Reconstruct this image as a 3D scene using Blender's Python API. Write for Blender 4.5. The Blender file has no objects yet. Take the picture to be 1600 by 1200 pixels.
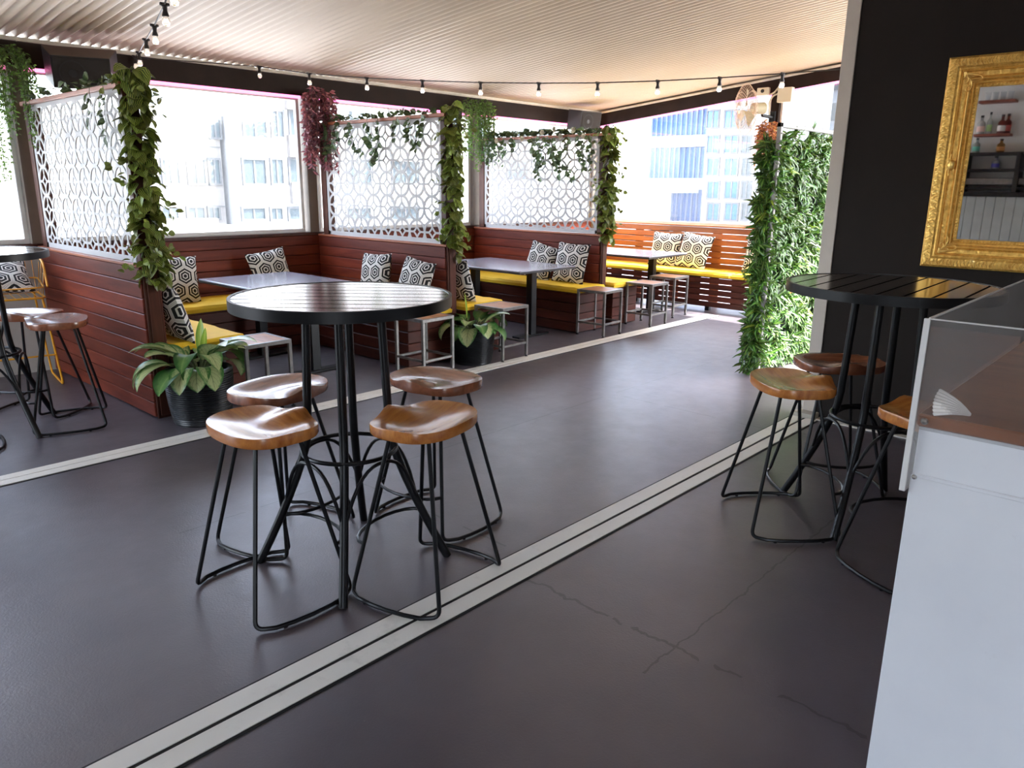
import bpy, math, random
from mathutils import Vector, Matrix
random.seed(7)
PI = math.pi
sin, cos = math.sin, math.cos
SC = bpy.context.scene
COL = SC.collection

# ---------------------------------------------------------------- camera
CF, CP, CR, CT, CH = 1185.52, .255993, .0104292, .744954, 1.55
_F = Vector((cos(CT)*cos(CP), sin(CT)*cos(CP), -sin(CP)))
_R = _F.cross(Vector((0, 0, 1))).normalized()
_U = _R.cross(_F)
_R, _U = _R*cos(CR)+_U*sin(CR), _U*cos(CR)-_R*sin(CR)
cam_d = bpy.data.cameras.new('camera')
cam_d.sensor_width = 36
cam_d.lens = CF/1600*36
cam_d.clip_start = .05
cam_d.clip_end = 400
cam = bpy.data.objects.new('camera', cam_d)
COL.objects.link(cam)
cam.matrix_world = Matrix(((_R.x, _U.x, -_F.x, 0), (_R.y, _U.y, -_F.y, 0), (_R.z, _U.z, -_F.z, CH), (0, 0, 0, 1)))
SC.camera = cam

# ---------------------------------------------------------------- sky, sun, exposure
SUN_EL, SUN_AZ = math.radians(60), math.radians(-35)      # azimuth measured from +x, sun towards +x, -y
w = bpy.data.worlds.new('sky'); SC.world = w; w.use_nodes = True
nt = w.node_tree; nt.nodes.clear()
sky = nt.nodes.new('ShaderNodeTexSky'); sky.sky_type = 'NISHITA'; sky.sun_disc = False
sky.sun_elevation = SUN_EL; sky.sun_rotation = PI/2 - SUN_AZ; sky.air_density = 1.0; sky.dust_density = 2.5
bg = nt.nodes.new('ShaderNodeBackground'); bg.inputs[1].default_value = .32
wo = nt.nodes.new('ShaderNodeOutputWorld')
hs = nt.nodes.new('ShaderNodeHueSaturation'); hs.inputs['Saturation'].default_value = .55
nt.links.new(sky.outputs[0], hs.inputs['Color']); nt.links.new(hs.outputs[0], bg.inputs[0]); nt.links.new(bg.outputs[0], wo.inputs[0])
sd = bpy.data.lights.new('sun', 'SUN'); sd.energy = 5.0; sd.angle = math.radians(.6); sd.color = (1, .95, .87)
so = bpy.data.objects.new('sun', sd); COL.objects.link(so)
_sv = Vector((cos(SUN_EL)*cos(SUN_AZ), cos(SUN_EL)*sin(SUN_AZ), sin(SUN_EL)))
so.rotation_euler = _sv.to_track_quat('Z', 'Y').to_euler()
so.location = (20, -10, 30)
SC.view_settings.view_transform = 'Standard'
SC.view_settings.look = 'None'
SC.view_settings.exposure = 3.05
SC.view_settings.gamma = 1
SC.view_settings.use_curve_mapping = False
SC.cycles.use_denoising = True
SC.cycles.max_bounces = 10
SC.cycles.diffuse_bounces = 6
SC.cycles.glossy_bounces = 5
SC.cycles.transparent_max_bounces = 16
SC.cycles.sample_clamp_indirect = 6

# ---------------------------------------------------------------- helpers
def ray(u, v): return _F + _R*((u-800)/CF) - _U*((v-600)/CF)
def on_z(u, v, z): d = ray(u, v); return Vector((0, 0, CH)) + d*((z-CH)/d.z)
def on_x(u, v, x): d = ray(u, v); return Vector((0, 0, CH)) + d*(x/d.x)
def on_y(u, v, y): d = ray(u, v); return Vector((0, 0, CH)) + d*(y/d.y)
def rnd(a, b): return random.uniform(a, b)
def V(*a): return Vector(a)

class MB:
    def __init__(s): s.v = []; s.f = []; s.uv = []; s.mi = []
    def add(s, vs, fs, uvs=None, m=0):
        n = len(s.v); s.v += [tuple(p) for p in vs]
        for i, f in enumerate(fs):
            s.f.append(tuple(k+n for k in f)); s.mi.append(m)
            s.uv.append([uvs[k] for k in f] if uvs else None)
    def box(s, x0, x1, y0, y1, z0, z1, c=0, m=0):
        if c <= 0:
            vs = [(x, y, z) for z in (z0, z1) for y in (y0, y1) for x in (x0, x1)]
            s.add(vs, [(0, 2, 3, 1), (4, 5, 7, 6), (0, 1, 5, 4), (2, 6, 7, 3), (0, 4, 6, 2), (1, 3, 7, 5)], m=m); return
        cx, cy, cz = (x0+x1)/2, (y0+y1)/2, (z0+z1)/2
        hx, hy, hz = (x1-x0)/2, (y1-y0)/2, (z1-z0)/2
        c = min(c, hx*.9, hy*.9, hz*.9)
        vs = []; idx = {}
        for a in (-1, 1):
            for b in (-1, 1):
                for d in (-1, 1):
                    for k in range(3):
                        p = [hx-c, hy-c, hz-c]; p[k] += c
                        idx[(a, b, d, k)] = len(vs)
                        vs.append((cx+a*p[0], cy+b*p[1], cz+d*p[2]))
        fs = []
        for k in range(3):
            i, j = [q for q in range(3) if q != k]
            for sg in (-1, 1):
                q = []
                for (a, b) in ((-1, -1), (1, -1), (1, 1), (-1, 1)):
                    t = [0, 0, 0]; t[k] = sg; t[i] = a; t[j] = b
                    q.append(idx[(*t, k)])
                if (sg > 0) == (k == 1): q.reverse()
                fs.append(tuple(q))
        for k in range(3):      # edges parallel to axis k
            i, j = [q for q in range(3) if q != k]
            for a in (-1, 1):
                for b in (-1, 1):
                    t0 = [0, 0, 0]; t0[i] = a; t0[j] = b; t1 = list(t0); t0[k] = -1; t1[k] = 1
                    q = (idx[(*t0, i)], idx[(*t1, i)], idx[(*t1, j)], idx[(*t0, j)])
                    if (a*b > 0) == (k != 1): q = q[::-1]
                    fs.append(q)
        for a in (-1, 1):
            for b in (-1, 1):
                for d in (-1, 1):
                    q = (idx[(a, b, d, 0)], idx[(a, b, d, 1)], idx[(a, b, d, 2)])
                    if a*b*d < 0: q = q[::-1]
                    fs.append(q)
        s.add(vs, fs, m=m)
    def tube(s, pts, r, n=8, closed=False, cap=True, m=0):
        P = [Vector(p) for p in pts]; N = len(P)
        rs = r if isinstance(r, (list, tuple)) else [r]*N
        T = []
        for i in range(N):
            if closed: t = P[(i+1) % N]-P[i-1]
            else: t = P[min(i+1, N-1)]-P[max(i-1, 0)]
            T.append(t.normalized() if t.length > 1e-9 else Vector((0, 0, 1)))
        a = T[0].orthogonal().normalized(); vs = []
        for i in range(N):
            a = (a - T[i]*a.dot(T[i]))
            a = a.normalized() if a.length > 1e-6 else T[i].orthogonal().normalized()
            b = T[i].cross(a)
            for k in range(n):
                q = 2*PI*k/n; vs.append(P[i]+(a*cos(q)+b*sin(q))*rs[i])
        fs = []
        L = N if closed else N-1
        for i in range(L):
            i2 = (i+1) % N
            off = 0
            for k in range(n):
                k2 = (k+1) % n
                fs.append((i*n+k, i*n+k2, i2*n+k2, i2*n+k))
        if cap and not closed:
            fs.append(tuple(range(n-1, -1, -1))); fs.append(tuple((N-1)*n+k for k in range(n)))
        s.add(vs, fs, m=m)
    def lathe(s, prof, n=24, c=(0, 0, 0), m=0):
        vs = []; fs = []
        for (r, z) in prof:
            for k in range(n): q = 2*PI*k/n; vs.append((c[0]+r*cos(q), c[1]+r*sin(q), c[2]+z))
        for i in range(len(prof)-1):
            for k in range(n):
                k2 = (k+1) % n; fs.append((i*n+k, i*n+k2, (i+1)*n+k2, (i+1)*n+k))
        s.add(vs, fs, m=m)
    def prism(s, poly, z0, z1, m=0):
        n = len(poly)
        vs = [(x, y, z0) for x, y in poly]+[(x, y, z1) for x, y in poly]
        fs = [tuple(range(n-1, -1, -1)), tuple(range(n, 2*n))]+[(i, (i+1) % n, n+(i+1) % n, n+i) for i in range(n)]
        s.add(vs, fs, m=m)
    def xf(s, M, start=0):
        for i in range(start, len(s.v)): s.v[i] = tuple(M @ Vector(s.v[i]))

def obj(name, mb, mats, parent=None, smooth=False, loc=None):
    me = bpy.data.meshes.new(name); me.from_pydata(mb.v, [], mb.f)
    if not isinstance(mats, (list, tuple)): mats = [mats]
    for m in mats: me.materials.append(m)
    if len(mats) > 1: me.polygons.foreach_set('material_index', mb.mi)
    if any(u is not None for u in mb.uv):
        ul = me.uv_layers.new(name='uv'); k = 0
        for u in mb.uv:
            pass
        li = 0
        for pi, p in enumerate(me.polygons):
            u = mb.uv[pi]
            for q in range(p.loop_total):
                ul.data[p.loop_start+q].uv = u[q] if u else (0, 0)
    if smooth:
        me.polygons.foreach_set('use_smooth', [True]*len(me.polygons))
        try: me.set_sharp_from_angle(angle=math.radians(38))
        except Exception: pass
    me.update()
    o = bpy.data.objects.new(name, me); COL.objects.link(o)
    if parent: o.parent = parent
    if loc is not None: o.location = loc
    return o

def tag(o, label=None, cat=None, group=None, kind=None):
    if label: o['label'] = label
    if cat: o['category'] = cat
    if group: o['group'] = group
    if kind: o['kind'] = kind
    return o
def thing(name, label, cat, loc=(0, 0, 0), rz=0, group=None):
    o = bpy.data.objects.new(name, None); COL.objects.link(o); o.empty_display_size = .1
    o.location = loc; o.rotation_euler = (0, 0, rz)
    return tag(o, label, cat, group)
def struct(name, mb, mat, parent=None, smooth=False, loc=None):
    return tag(obj(name, mb, mat, parent, smooth, loc), kind='structure')
def dup(root, loc, rz, label, rot=None):
    r = root.copy(); COL.objects.link(r); r.location = loc
    r.rotation_euler = rot if rot else (0, 0, rz)
    r['label'] = label
    for ch in list(root.children):
        c = ch.copy(); COL.objects.link(c); c.parent = r
        for g in list(ch.children):
            d = g.copy(); COL.objects.link(d); d.parent = c
    return r

# ---------------------------------------------------------------- materials
def new_mat(name):
    m = bpy.data.materials.new(name); m.use_nodes = True
    n = m.node_tree; n.nodes.clear()
    out = n.nodes.new('ShaderNodeOutputMaterial'); b = n.nodes.new('ShaderNodeBsdfPrincipled')
    n.links.new(b.outputs[0], out.inputs[0])
    return m, n, b, out
def nd(n, t, **k):
    x = n.nodes.new(t)
    for a, b in k.items(): setattr(x, a, b)
    return x
def mth(n, op, a, b=None, c=None):
    x = n.nodes.new('ShaderNodeMath'); x.operation = op
    for i, q in enumerate((a, b, c)):
        if q is None: continue
        if isinstance(q, (int, float)): x.inputs[i].default_value = q
        else: n.links.new(q, x.inputs[i])
    return x.outputs[0]
def ramp(n, fac, stops):
    r = n.nodes.new('ShaderNodeValToRGB'); e = r.color_ramp.elements
    while len(e) < len(stops): e.new(.5)
    for i, (p, c) in enumerate(stops): e[i].position = p; e[i].color = (*c, 1)
    n.links.new(fac, r.inputs[0]); return r.outputs[0]
def mixc(n, fac, a, b):
    x = n.nodes.new('ShaderNodeMix'); x.data_type = 'RGBA'
    for i, q in ((0, fac), (6, a), (7, b)):
        if isinstance(q, (int, float)): x.inputs[i].default_value = q
        elif isinstance(q, tuple): x.inputs[i].default_value = (*q, 1)
        else: n.links.new(q, x.inputs[i])
    return x.outputs[2]
def noise(n, scale=5, detail=3, rough=.5, vec=None, sc=None):
    t = n.nodes.new('ShaderNodeTexNoise'); t.inputs['Scale'].default_value = scale
    t.inputs['Detail'].default_value = detail; t.inputs['Roughness'].default_value = rough
    if vec is None:
        vec = n.nodes.new('ShaderNodeTexCoord').outputs['Object']
    if sc:
        mp = n.nodes.new('ShaderNodeMapping'); mp.inputs['Scale'].default_value = sc
        n.links.new(vec, mp.inputs[0]); vec = mp.outputs[0]
    n.links.new(vec, t.inputs['Vector']); return t.outputs[0]
def bump(n, b, h, strength=.3, dist=.01):
    x = n.nodes.new('ShaderNodeBump'); x.inputs['Strength'].default_value = strength; x.inputs['Distance'].default_value = dist
    n.links.new(h, x.inputs['Height']); n.links.new(x.outputs[0], b.inputs['Normal']); return x
def P(b, **k):
    for a, v in k.items():
        i = b.inputs[{'base': 'Base Color', 'rough': 'Roughness', 'metal': 'Metallic', 'spec': 'Specular IOR Level', 'coat': 'Coat Weight', 'coatr': 'Coat Roughness', 'trans': 'Transmission Weight', 'sub': 'Subsurface Weight', 'ior': 'IOR'}[a]]
        i.default_value = (*v, 1) if isinstance(v, tuple) else v
def plain(name, col, rough=.5, metal=0, var=.12, scale=6, bmp=0, bscale=60, **k):
    m, n, b, o = new_mat(name)
    P(b, rough=rough, metal=metal, **k)
    f = noise(n, scale, 4, .6)
    lo = tuple(c*(1-var) for c in col); hi = tuple(min(1, c*(1+var)) for c in col)
    n.links.new(ramp(n, f, [(.3, lo), (.7, hi)]), b.inputs['Base Color'])
    if bmp: bump(n, b, noise(n, bscale, 3, .6), bmp, .004)
    return m
def wood(name, dark, light, sc=(1, 12, 12), scale=2.5, rough=.35, coat=0, bmp=.12, island=True):
    m, n, b, o = new_mat(name)
    P(b, rough=rough, coat=coat, coatr=.18)
    f = noise(n, scale, 5, .65, sc=sc)
    c = ramp(n, f, [(.3, dark), (.68, light)])
    if island:
        g = nd(n, 'ShaderNodeNewGeometry')
        hv = nd(n, 'ShaderNodeHueSaturation'); n.links.new(c, hv.inputs['Color'])
        v = mth(n, 'MULTIPLY_ADD', g.outputs['Random Per Island'], .5, .75); n.links.new(v, hv.inputs['Value'])
        c = hv.outputs[0]
    n.links.new(c, b.inputs['Base Color'])
    bump(n, b, f, bmp, .003)
    return m

M = {}
# painted rubbery deck: charcoal, scuffed, seams and cracks belong to the paint
def floor_mat():
    m, n, b, o = new_mat('charcoal_deck_paint')
    tc = nd(n, 'ShaderNodeTexCoord').outputs['Object']
    sep = nd(n, 'ShaderNodeSeparateXYZ'); n.links.new(tc, sep.inputs[0])
    X, Y = sep.outputs[0], sep.outputs[1]
    n1 = noise(n, 1.1, 4, .6, tc); n2 = noise(n, 26, 4, .7, tc); n3 = noise(n, 7, 5, .7, tc)
    base = ramp(n, n1, [(.3, (.066, .054, .067)), (.7, (.112, .094, .107))])
    scuff = ramp(n, n3, [(.63, (0, 0, 0)), (.80, (1, 1, 1))])
    col = mixc(n, mth(n, 'MULTIPLY', scuff, .35), base, (.12, .11, .11))
    spk = ramp(n, noise(n, 95, 2, .5, tc), [(.77, (0, 0, 0)), (.80, (1, 1, 1))])
    col = mixc(n, mth(n, 'MULTIPLY', spk, .35), col, (.3, .28, .27))
    wob = mth(n, 'MULTIPLY', mth(n, 'SUBTRACT', noise(n, 9, 3, .6, tc), .5), .045)
    def line(c, pos, wd, other, lo, hi, wb=1):
        d = mth(n, 'ABSOLUTE', mth(n, 'SUBTRACT', mth(n, 'MULTIPLY_ADD', wob, wb, c), pos))
        a = mth(n, 'LESS_THAN', d, wd)
        q = mth(n, 'MULTIPLY', mth(n, 'GREATER_THAN', other, lo), mth(n, 'LESS_THAN', other, hi))
        return mth(n, 'MULTIPLY', a, q)
    brk = mth(n, 'GREATER_THAN', noise(n, 5, 2, .5, tc), .42)
    seams = [line(X, 6.98, .006, Y, 2.0, 4.46, .1), line(X, 9.0, .01, Y, 2, 4.4, .2),
             mth(n, 'MULTIPLY', line(Y, 3.26, .004, X, 1.2, 7, .35), brk),
             mth(n, 'MULTIPLY', line(X, 4.68, .005, Y, 2.02, 4.46, .5), brk),
             mth(n, 'MULTIPLY', line(X, 2.25, .006, Y, 2.1, 3.4, .6), brk),
             mth(n, 'MULTIPLY', line(X, 2.1, .007, Y, -.2, 1.84, 2), brk),
             line(Y, 1.15, .004, X, 1.9, 3.6, 1.2)]
    sm = seams[0]
    for q in seams[1:]: sm = mth(n, 'MAXIMUM', sm, q)
    col = mixc(n, mth(n, 'MULTIPLY', sm, .6), col, (.008, .007, .007))
    n.links.new(col, b.inputs['Base Color'])
    r = mth(n, 'MULTIPLY_ADD', n3, .22, .28); n.links.new(r, b.inputs['Roughness'])
    P(b, spec=1.0)
    h = mth(n, 'ADD', mth(n, 'MULTIPLY', n2, .8), mth(n, 'SUBTRACT', noise(n, 120, 2, .6, tc), mth(n, 'MULTIPLY', sm, 2.5)))
    bump(n, b, h, .22, .004)
    return m
M['floor'] = floor_mat()
def rail_mat():
    m, n, b, o = new_mat('worn_white_rail_paint')
    f = noise(n, 5, 6, .75); g = noise(n, 70, 3, .6)
    c = mixc(n, mth(n, 'MULTIPLY', ramp(n, f, [(.56, (0, 0, 0)), (.75, (1, 1, 1))]), .45), (.80, .78, .72), (.42, .40, .36))
    n.links.new(c, b.inputs['Base Color']); P(b, rough=.5); bump(n, b, g, .12, .002); return m
M['rail'] = rail_mat()
M['black_gap'] = plain('black_groove', (.006, .006, .006), .7)
M['plank'] = wood('merbau_plank', (.085, .014, .008), (.19, .038, .019), sc=(1, 1, 9), scale=1.6, rough=.48, bmp=.05)
M['plank_dark'] = wood('merbau_plank_dark', (.05, .014, .010), (.12, .032, .02), sc=(1, 1, 9), scale=1.6, rough=.4)
M['plank_orange'] = wood('oiled_hardwood_slat', (.28, .075, .018), (.50, .16, .04), sc=(8, 1, 9), scale=1.6, rough=.4)
M['rail_wood'] = wood('orange_rail_wood', (.22, .055, .022), (.42, .13, .055), sc=(8, 1, 8), scale=3, rough=.42)
M['post_wood'] = wood('dark_red_post_wood', (.032, .010, .007), (.085, .026, .015), sc=(9, 9, 1), scale=2, rough=.4)
for k in ('plank', 'plank_dark', 'post_wood'):
    for x in M[k].node_tree.nodes:
        if x.type == 'BSDF_PRINCIPLED': x.inputs['Specular IOR Level'].default_value = .22
M['seat_wood'] = wood('varnished_acacia_seat', (.32, .09, .018), (.62, .24, .055), sc=(9, 1.3, 4), scale=3.2, rough=.24, coat=.2, bmp=.05, island=False)
M['seat_wood_dark'] = wood('varnished_walnut_seat', (.15, .046, .02), (.32, .11, .05), sc=(9, 1.3, 4), scale=3.2, rough=.24, coat=.3, bmp=.05, island=False)
M['small_seat'] = wood('ply_seat', (.30, .12, .045), (.55, .25, .10), sc=(10, 1, 1), scale=3, rough=.5, island=False)
M['counter'] = wood('red_bar_timber', (.19, .062, .022), (.38, .14, .055), sc=(7, 1.0, 3), scale=2.6, rough=.32, bmp=.05, island=False)
M['black_metal'] = plain('black_powder_coat', (.005, .005, .006), .36, var=.2, spec=.35)
M['steel'] = plain('raw_brushed_steel', (.21, .20, .19), .4, .55, var=.25, scale=18)
M['slat_top'] = wood('dark_stained_slats', (.022, .014, .010), (.05, .033, .024), sc=(1, 12, 1), scale=3, rough=.12, coat=1.0, bmp=.0)
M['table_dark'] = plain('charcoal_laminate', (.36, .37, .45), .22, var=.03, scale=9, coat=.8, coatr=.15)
M['table_edge'] = plain('black_table_edging', (.03, .03, .035), .4)
M['yellow'] = plain('yellow_outdoor_fabric', (.86, .54, .02), .75, var=.06, scale=4, bmp=.25, bscale=260)
M['yellow_metal'] = plain('mustard_powder_coat', (.72, .33, .02), .35)
M['beam'] = plain('dark_brown_steel_beam', (.020, .011, .008), .6, var=.2, spec=.15)
M['gutter'] = plain('cream_gutter', (.62, .58, .50), .5)
def ceil_mat():
    m, n, b, o = new_mat('cream_corrugated_roof_sheet')
    f = noise(n, .9, 4, .6, sc=(1, .3, 1)); g = noise(n, 14, 4, .7, sc=(3, .6, 1))
    c = ramp(n, f, [(.3, (.56, .455, .33)), (.7, (.64, .53, .395))])
    c = mixc(n, mth(n, 'MULTIPLY', ramp(n, g, [(.6, (0, 0, 0)), (.8, (1, 1, 1))]), .25), c, (.40, .32, .24))
    n.links.new(c, b.inputs['Base Color']); P(b, rough=.42); return m
M['ceiling'] = ceil_mat()
M['pink'] = None
def emit(name, col, st):
    m, n, b, o = new_mat(name); P(b, base=col, rough=.4)
    b.inputs['Emission Color'].default_value = (*col, 1); b.inputs['Emission Strength'].default_value = st; return m
M['pink'] = emit('pink_neon_tube', (.95, .16, .42), .55)
M['dark_wall'] = plain('brown_black_wall_paint', (.018, .0125, .0100), .65, var=.1, scale=3, bmp=.08, bscale=150, spec=.2)
M['jamb'] = plain('pale_jamb_paint', (.62, .55, .48), .5, var=.05)
M['lattice'] = plain('white_laser_cut_board', (.43, .42, .425), .5, var=.03)
def add_translucent(m, col, f):
    n = m.node_tree; o = [x for x in n.nodes if x.type == 'OUTPUT_MATERIAL'][0]; b = [x for x in n.nodes if x.type == 'BSDF_PRINCIPLED'][0]
    t = nd(n, 'ShaderNodeBsdfTranslucent'); t.inputs[0].default_value = (*col, 1); mx = nd(n, 'ShaderNodeMixShader'); mx.inputs[0].default_value = f
    n.links.new(b.outputs[0], mx.inputs[1]); n.links.new(t.outputs[0], mx.inputs[2]); n.links.new(mx.outputs[0], o.inputs[0])
M['white_frame'] = plain('pale_window_frame', (.62, .60, .57), .4, var=.06)
M['bronze_frame'] = plain('bronze_window_frame', (.14, .105, .08), .4, var=.1)
M['white_panel'] = None
def bar_mat():
    m, n, b, o = new_mat('white_bar_panel_paint')
    tc = nd(n, 'ShaderNodeTexCoord').outputs['Object']
    f = noise(n, 2.2, 5, .6, tc); g = noise(n, 16, 4, .7, tc)
    c = ramp(n, f, [(.3, (.70, .71, .75)), (.7, (.78, .79, .82))])
    c = mixc(n, mth(n, 'MULTIPLY', ramp(n, g, [(.66, (0, 0, 0)), (.78, (1, 1, 1))]), .2), c, (.52, .50, .50))
    # a rusty drip with two spots
    sep = nd(n, 'ShaderNodeSeparateXYZ'); n.links.new(tc, sep.inputs[0])
    mask = None
    for (py, pz, ry, rz) in DRIPS:
        dy = mth(n, 'DIVIDE', mth(n, 'SUBTRACT', sep.outputs[1], py), ry); dz = mth(n, 'DIVIDE', mth(n, 'SUBTRACT', sep.outputs[2], pz), rz)
        d = mth(n, 'ADD', mth(n, 'MULTIPLY', dy, dy), mth(n, 'MULTIPLY', dz, dz)); q = mth(n, 'LESS_THAN', d, 1)
        mask = q if mask is None else mth(n, 'MAXIMUM', mask, q)
    c = mixc(n, mth(n, 'MULTIPLY', mask, .75), c, (.28, .12, .06))
    n.links.new(c, b.inputs['Base Color']); P(b, rough=.45); bump(n, b, g, .06, .002); return m
BAR_X = 1.86
DRIPS = []
for (u, v, a, c) in ((1547, 929, .0016, .0025), (1542, 962, .0014, .004), (1540, 975, .0018, .0022), (1553, 890, .0007, .02), (1510, 787, .001, .0015)):
    q = on_x(u, v, BAR_X); DRIPS.append((q.y, q.z, a, c))
M['white_panel'] = bar_mat()
M['skirt'] = plain('beige_wall_paint', (.50, .47, .43), .7, var=.06)
def glass_mat(name, tint=(.97, .985, 1), refl=1.0, rough=.0, haze=0, hazec=(.8, .85, .9)):
    m, n, b, o = new_mat(name); n.nodes.remove(b)
    t = nd(n, 'ShaderNodeBsdfTransparent'); t.inputs[0].default_value = (*tint, 1)
    g = nd(n, 'ShaderNodeBsdfGlossy'); g.inputs['Roughness'].default_value = rough
    fr = nd(n, 'ShaderNodeLayerWeight'); fr.inputs[0].default_value = .5
    f = mth(n, 'MULTIPLY', mth(n, 'MULTIPLY_ADD', mth(n, 'POWER', fr.outputs['Facing'], 5), .95, .04), refl)
    mx = nd(n, 'ShaderNodeMixShader'); n.links.new(f, mx.inputs[0]); n.links.new(t.outputs[0], mx.inputs[1]); n.links.new(g.outputs[0], mx.inputs[2])
    last = mx.outputs[0]
    if haze:
        d = nd(n, 'ShaderNodeBsdfDiffuse'); d.inputs[0].default_value = (*hazec, 1)
        tr = nd(n, 'ShaderNodeBsdfTranslucent'); tr.inputs[0].default_value = (*hazec, 1)
        ad = nd(n, 'ShaderNodeMixShader'); ad.inputs[0].default_value = .5
        n.links.new(d.outputs[0], ad.inputs[1]); n.links.new(tr.outputs[0], ad.inputs[2])
        hn = noise(n, 2.5, 5, .7, sc=(1, 1, .35))
        hf = mth(n, 'MULTIPLY', ramp(n, hn, [(.25, (.35, .35, .35)), (.75, (1, 1, 1))]), haze)
        m2 = nd(n, 'ShaderNodeMixShader'); n.links.new(hf, m2.inputs[0])
        n.links.new(last, m2.inputs[1]); n.links.new(ad.outputs[0], m2.inputs[2]); last = m2.outputs[0]
    n.links.new(last, o.inputs[0]); return m
M['glass'] = glass_mat('window_glass', haze=.05)
M['acrylic'] = glass_mat('scuffed_acrylic', (.95, .95, .95), 1.0, .05, .12, (.78, .74, .73))
M['acrylic_edge'] = plain('acrylic_edge', (.74, .72, .70), .25, var=.05)
M['mirror'] = None
mm, n_, b_, o_ = new_mat('mirror_silvering'); P(b_, base=(.88, .87, .85), rough=.015, metal=1.0); M['mirror'] = mm
def gold():
    m, n, b, o = new_mat('antique_gold_leaf')
    P(b, rough=.42, metal=.55)
    f = noise(n, 30, 4, .7); c = ramp(n, f, [(.3, (.62, .30, .05)), (.6, (1.0, .62, .15)), (.8, (1, .80, .36))])
    n.links.new(c, b.inputs['Base Color'])
    vo = nd(n, 'ShaderNodeTexVoronoi'); vo.inputs['Scale'].default_value = 75; vo.feature = 'SMOOTH_F1'
    tc = nd(n, 'ShaderNodeTexCoord'); n.links.new(tc.outputs['Object'], vo.inputs['Vector'])
    bump(n, b, mth(n, 'ADD', vo.outputs[0], mth(n, 'MULTIPLY', f, .4)), .45, .006); return m
M['gold'] = gold()
mm, n_, b_, o_ = new_mat('smooth_gold'); P(b_, base=(1.0, .66, .19), rough=.3, metal=.6); M['gold_smooth'] = mm
M['cord'] = plain('brown_black_cable', (.02, .013, .011), .5)
mm, n_, b_, o_ = new_mat('festoon_bulb_glass'); P(b_, base=(1, .97, .93), rough=.03, trans=1.0, ior=1.3); M['bulb'] = mm
b_.inputs['Emission Color'].default_value = (1, .82, .66, 1); b_.inputs['Emission Strength'].default_value = .06
M['speaker'] = plain('black_speaker_cabinet', (.012, .011, .012), .45)
M['speaker_top'] = plain('dusty_speaker_top', (.12, .085, .065), .6)
M['speaker_grille'] = plain('grey_speaker_grille', (.03, .026, .024), .7, bmp=.5, bscale=220, spec=.2)
M['fan_cream'] = plain('cream_fan_plastic', (.44, .40, .26), .4)
M['fan_wire'] = plain('beige_fan_wire', (.60, .44, .32), .35, .3)
M['box_cream'] = plain('cream_junction_box', (.62, .57, .44), .5, var=.04)
M['pot'] = plain('glazed_black_planter', (.003, .0035, .005), .36, bmp=.1, bscale=20)
M['soil'] = plain('dark_soil', (.02, .014, .01), .9, bmp=.6, bscale=60)
M['stem'] = plain('green_brown_stem', (.07, .09, .03), .6)
def leaf_mat(name, edge, mid, vein, mode, rough=.4, tr=.25, var=.3, sat=1.0):
    m, n, b, o = new_mat(name)
    uv = nd(n, 'ShaderNodeTexCoord').outputs['UV']
    sep = nd(n, 'ShaderNodeSeparateXYZ'); n.links.new(uv, sep.inputs[0])
    u, v = sep.outputs[0], sep.outputs[1]
    d = mth(n, 'ABSOLUTE', mth(n, 'SUBTRACT', u, .5))          # 0 at midrib .5 at edge
    nz = noise(n, 9, 3, .6, uv)
    if mode == 'pale':       # pale centre, green edge, dark veins
        f = mth(n, 'ADD', mth(n, 'MULTIPLY', d, 2), mth(n, 'MULTIPLY', mth(n, 'SUBTRACT', nz, .5), .9))
        c = ramp(n, f, [(.50, mid), (.88, edge)])
        wv = mth(n, 'FRACT', mth(n, 'MULTIPLY', mth(n, 'SUBTRACT', v, mth(n, 'MULTIPLY', d, .9)), 7))
        l = mth(n, 'MAXIMUM', mth(n, 'LESS_THAN', wv, .09), mth(n, 'LESS_THAN', d, .018))
        c = mixc(n, mth(n, 'MULTIPLY', l, .6), c, vein)
    elif mode == 'stripe':   # watermelon stripes running along the blade
        q = mth(n, 'MULTIPLY', d, mth(n, 'SUBTRACT', 1.35, mth(n, 'ABSOLUTE', mth(n, 'SUBTRACT', v, .5))))
        wv = mth(n, 'FRACT', mth(n, 'ADD', mth(n, 'MULTIPLY', q, 6.5), mth(n, 'MULTIPLY', nz, .35)))
        c = mixc(n, ramp(n, wv, [(.35, (0, 0, 0)), (.6, (1, 1, 1))]), mid, edge)
    else:
        c = ramp(n, mth(n, 'ADD', mth(n, 'MULTIPLY', d, 1.2), mth(n, 'MULTIPLY', nz, .5)), [(.2, mid), (.75, edge)])
        c = mixc(n, mth(n, 'MULTIPLY', mth(n, 'LESS_THAN', d, .03), .7), c, vein)
    g = nd(n, 'ShaderNodeNewGeometry')
    hv = nd(n, 'ShaderNodeHueSaturation'); n.links.new(c, hv.inputs['Color'])
    n.links.new(mth(n, 'MULTIPLY_ADD', g.outputs['Random Per Island'], var*2, 1-var), hv.inputs['Value'])
    hv.inputs['Saturation'].default_value = sat
    n.links.new(mth(n, 'MULTIPLY_ADD', g.outputs['Random Per Island'], .04, .48), hv.inputs['Hue'])
    c = hv.outputs[0]
    n.links.new(c, b.inputs['Base Color']); P(b, rough=rough)
    t = nd(n, 'ShaderNodeBsdfTranslucent'); n.links.new(c, t.inputs[0])
    mx = nd(n, 'ShaderNodeMixShader'); mx.inputs[0].default_value = tr
    n.links.new(b.outputs[0], mx.inputs[1]); n.links.new(t.outputs[0], mx.inputs[2]); n.links.new(mx.outputs[0], o.inputs[0])
    return m
M['leaf_pale'] = leaf_mat('variegated_leaf', (.07, .20, .045), (.50, .56, .26), (.05, .10, .04), 'pale', .32, .2, .2)
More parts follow.
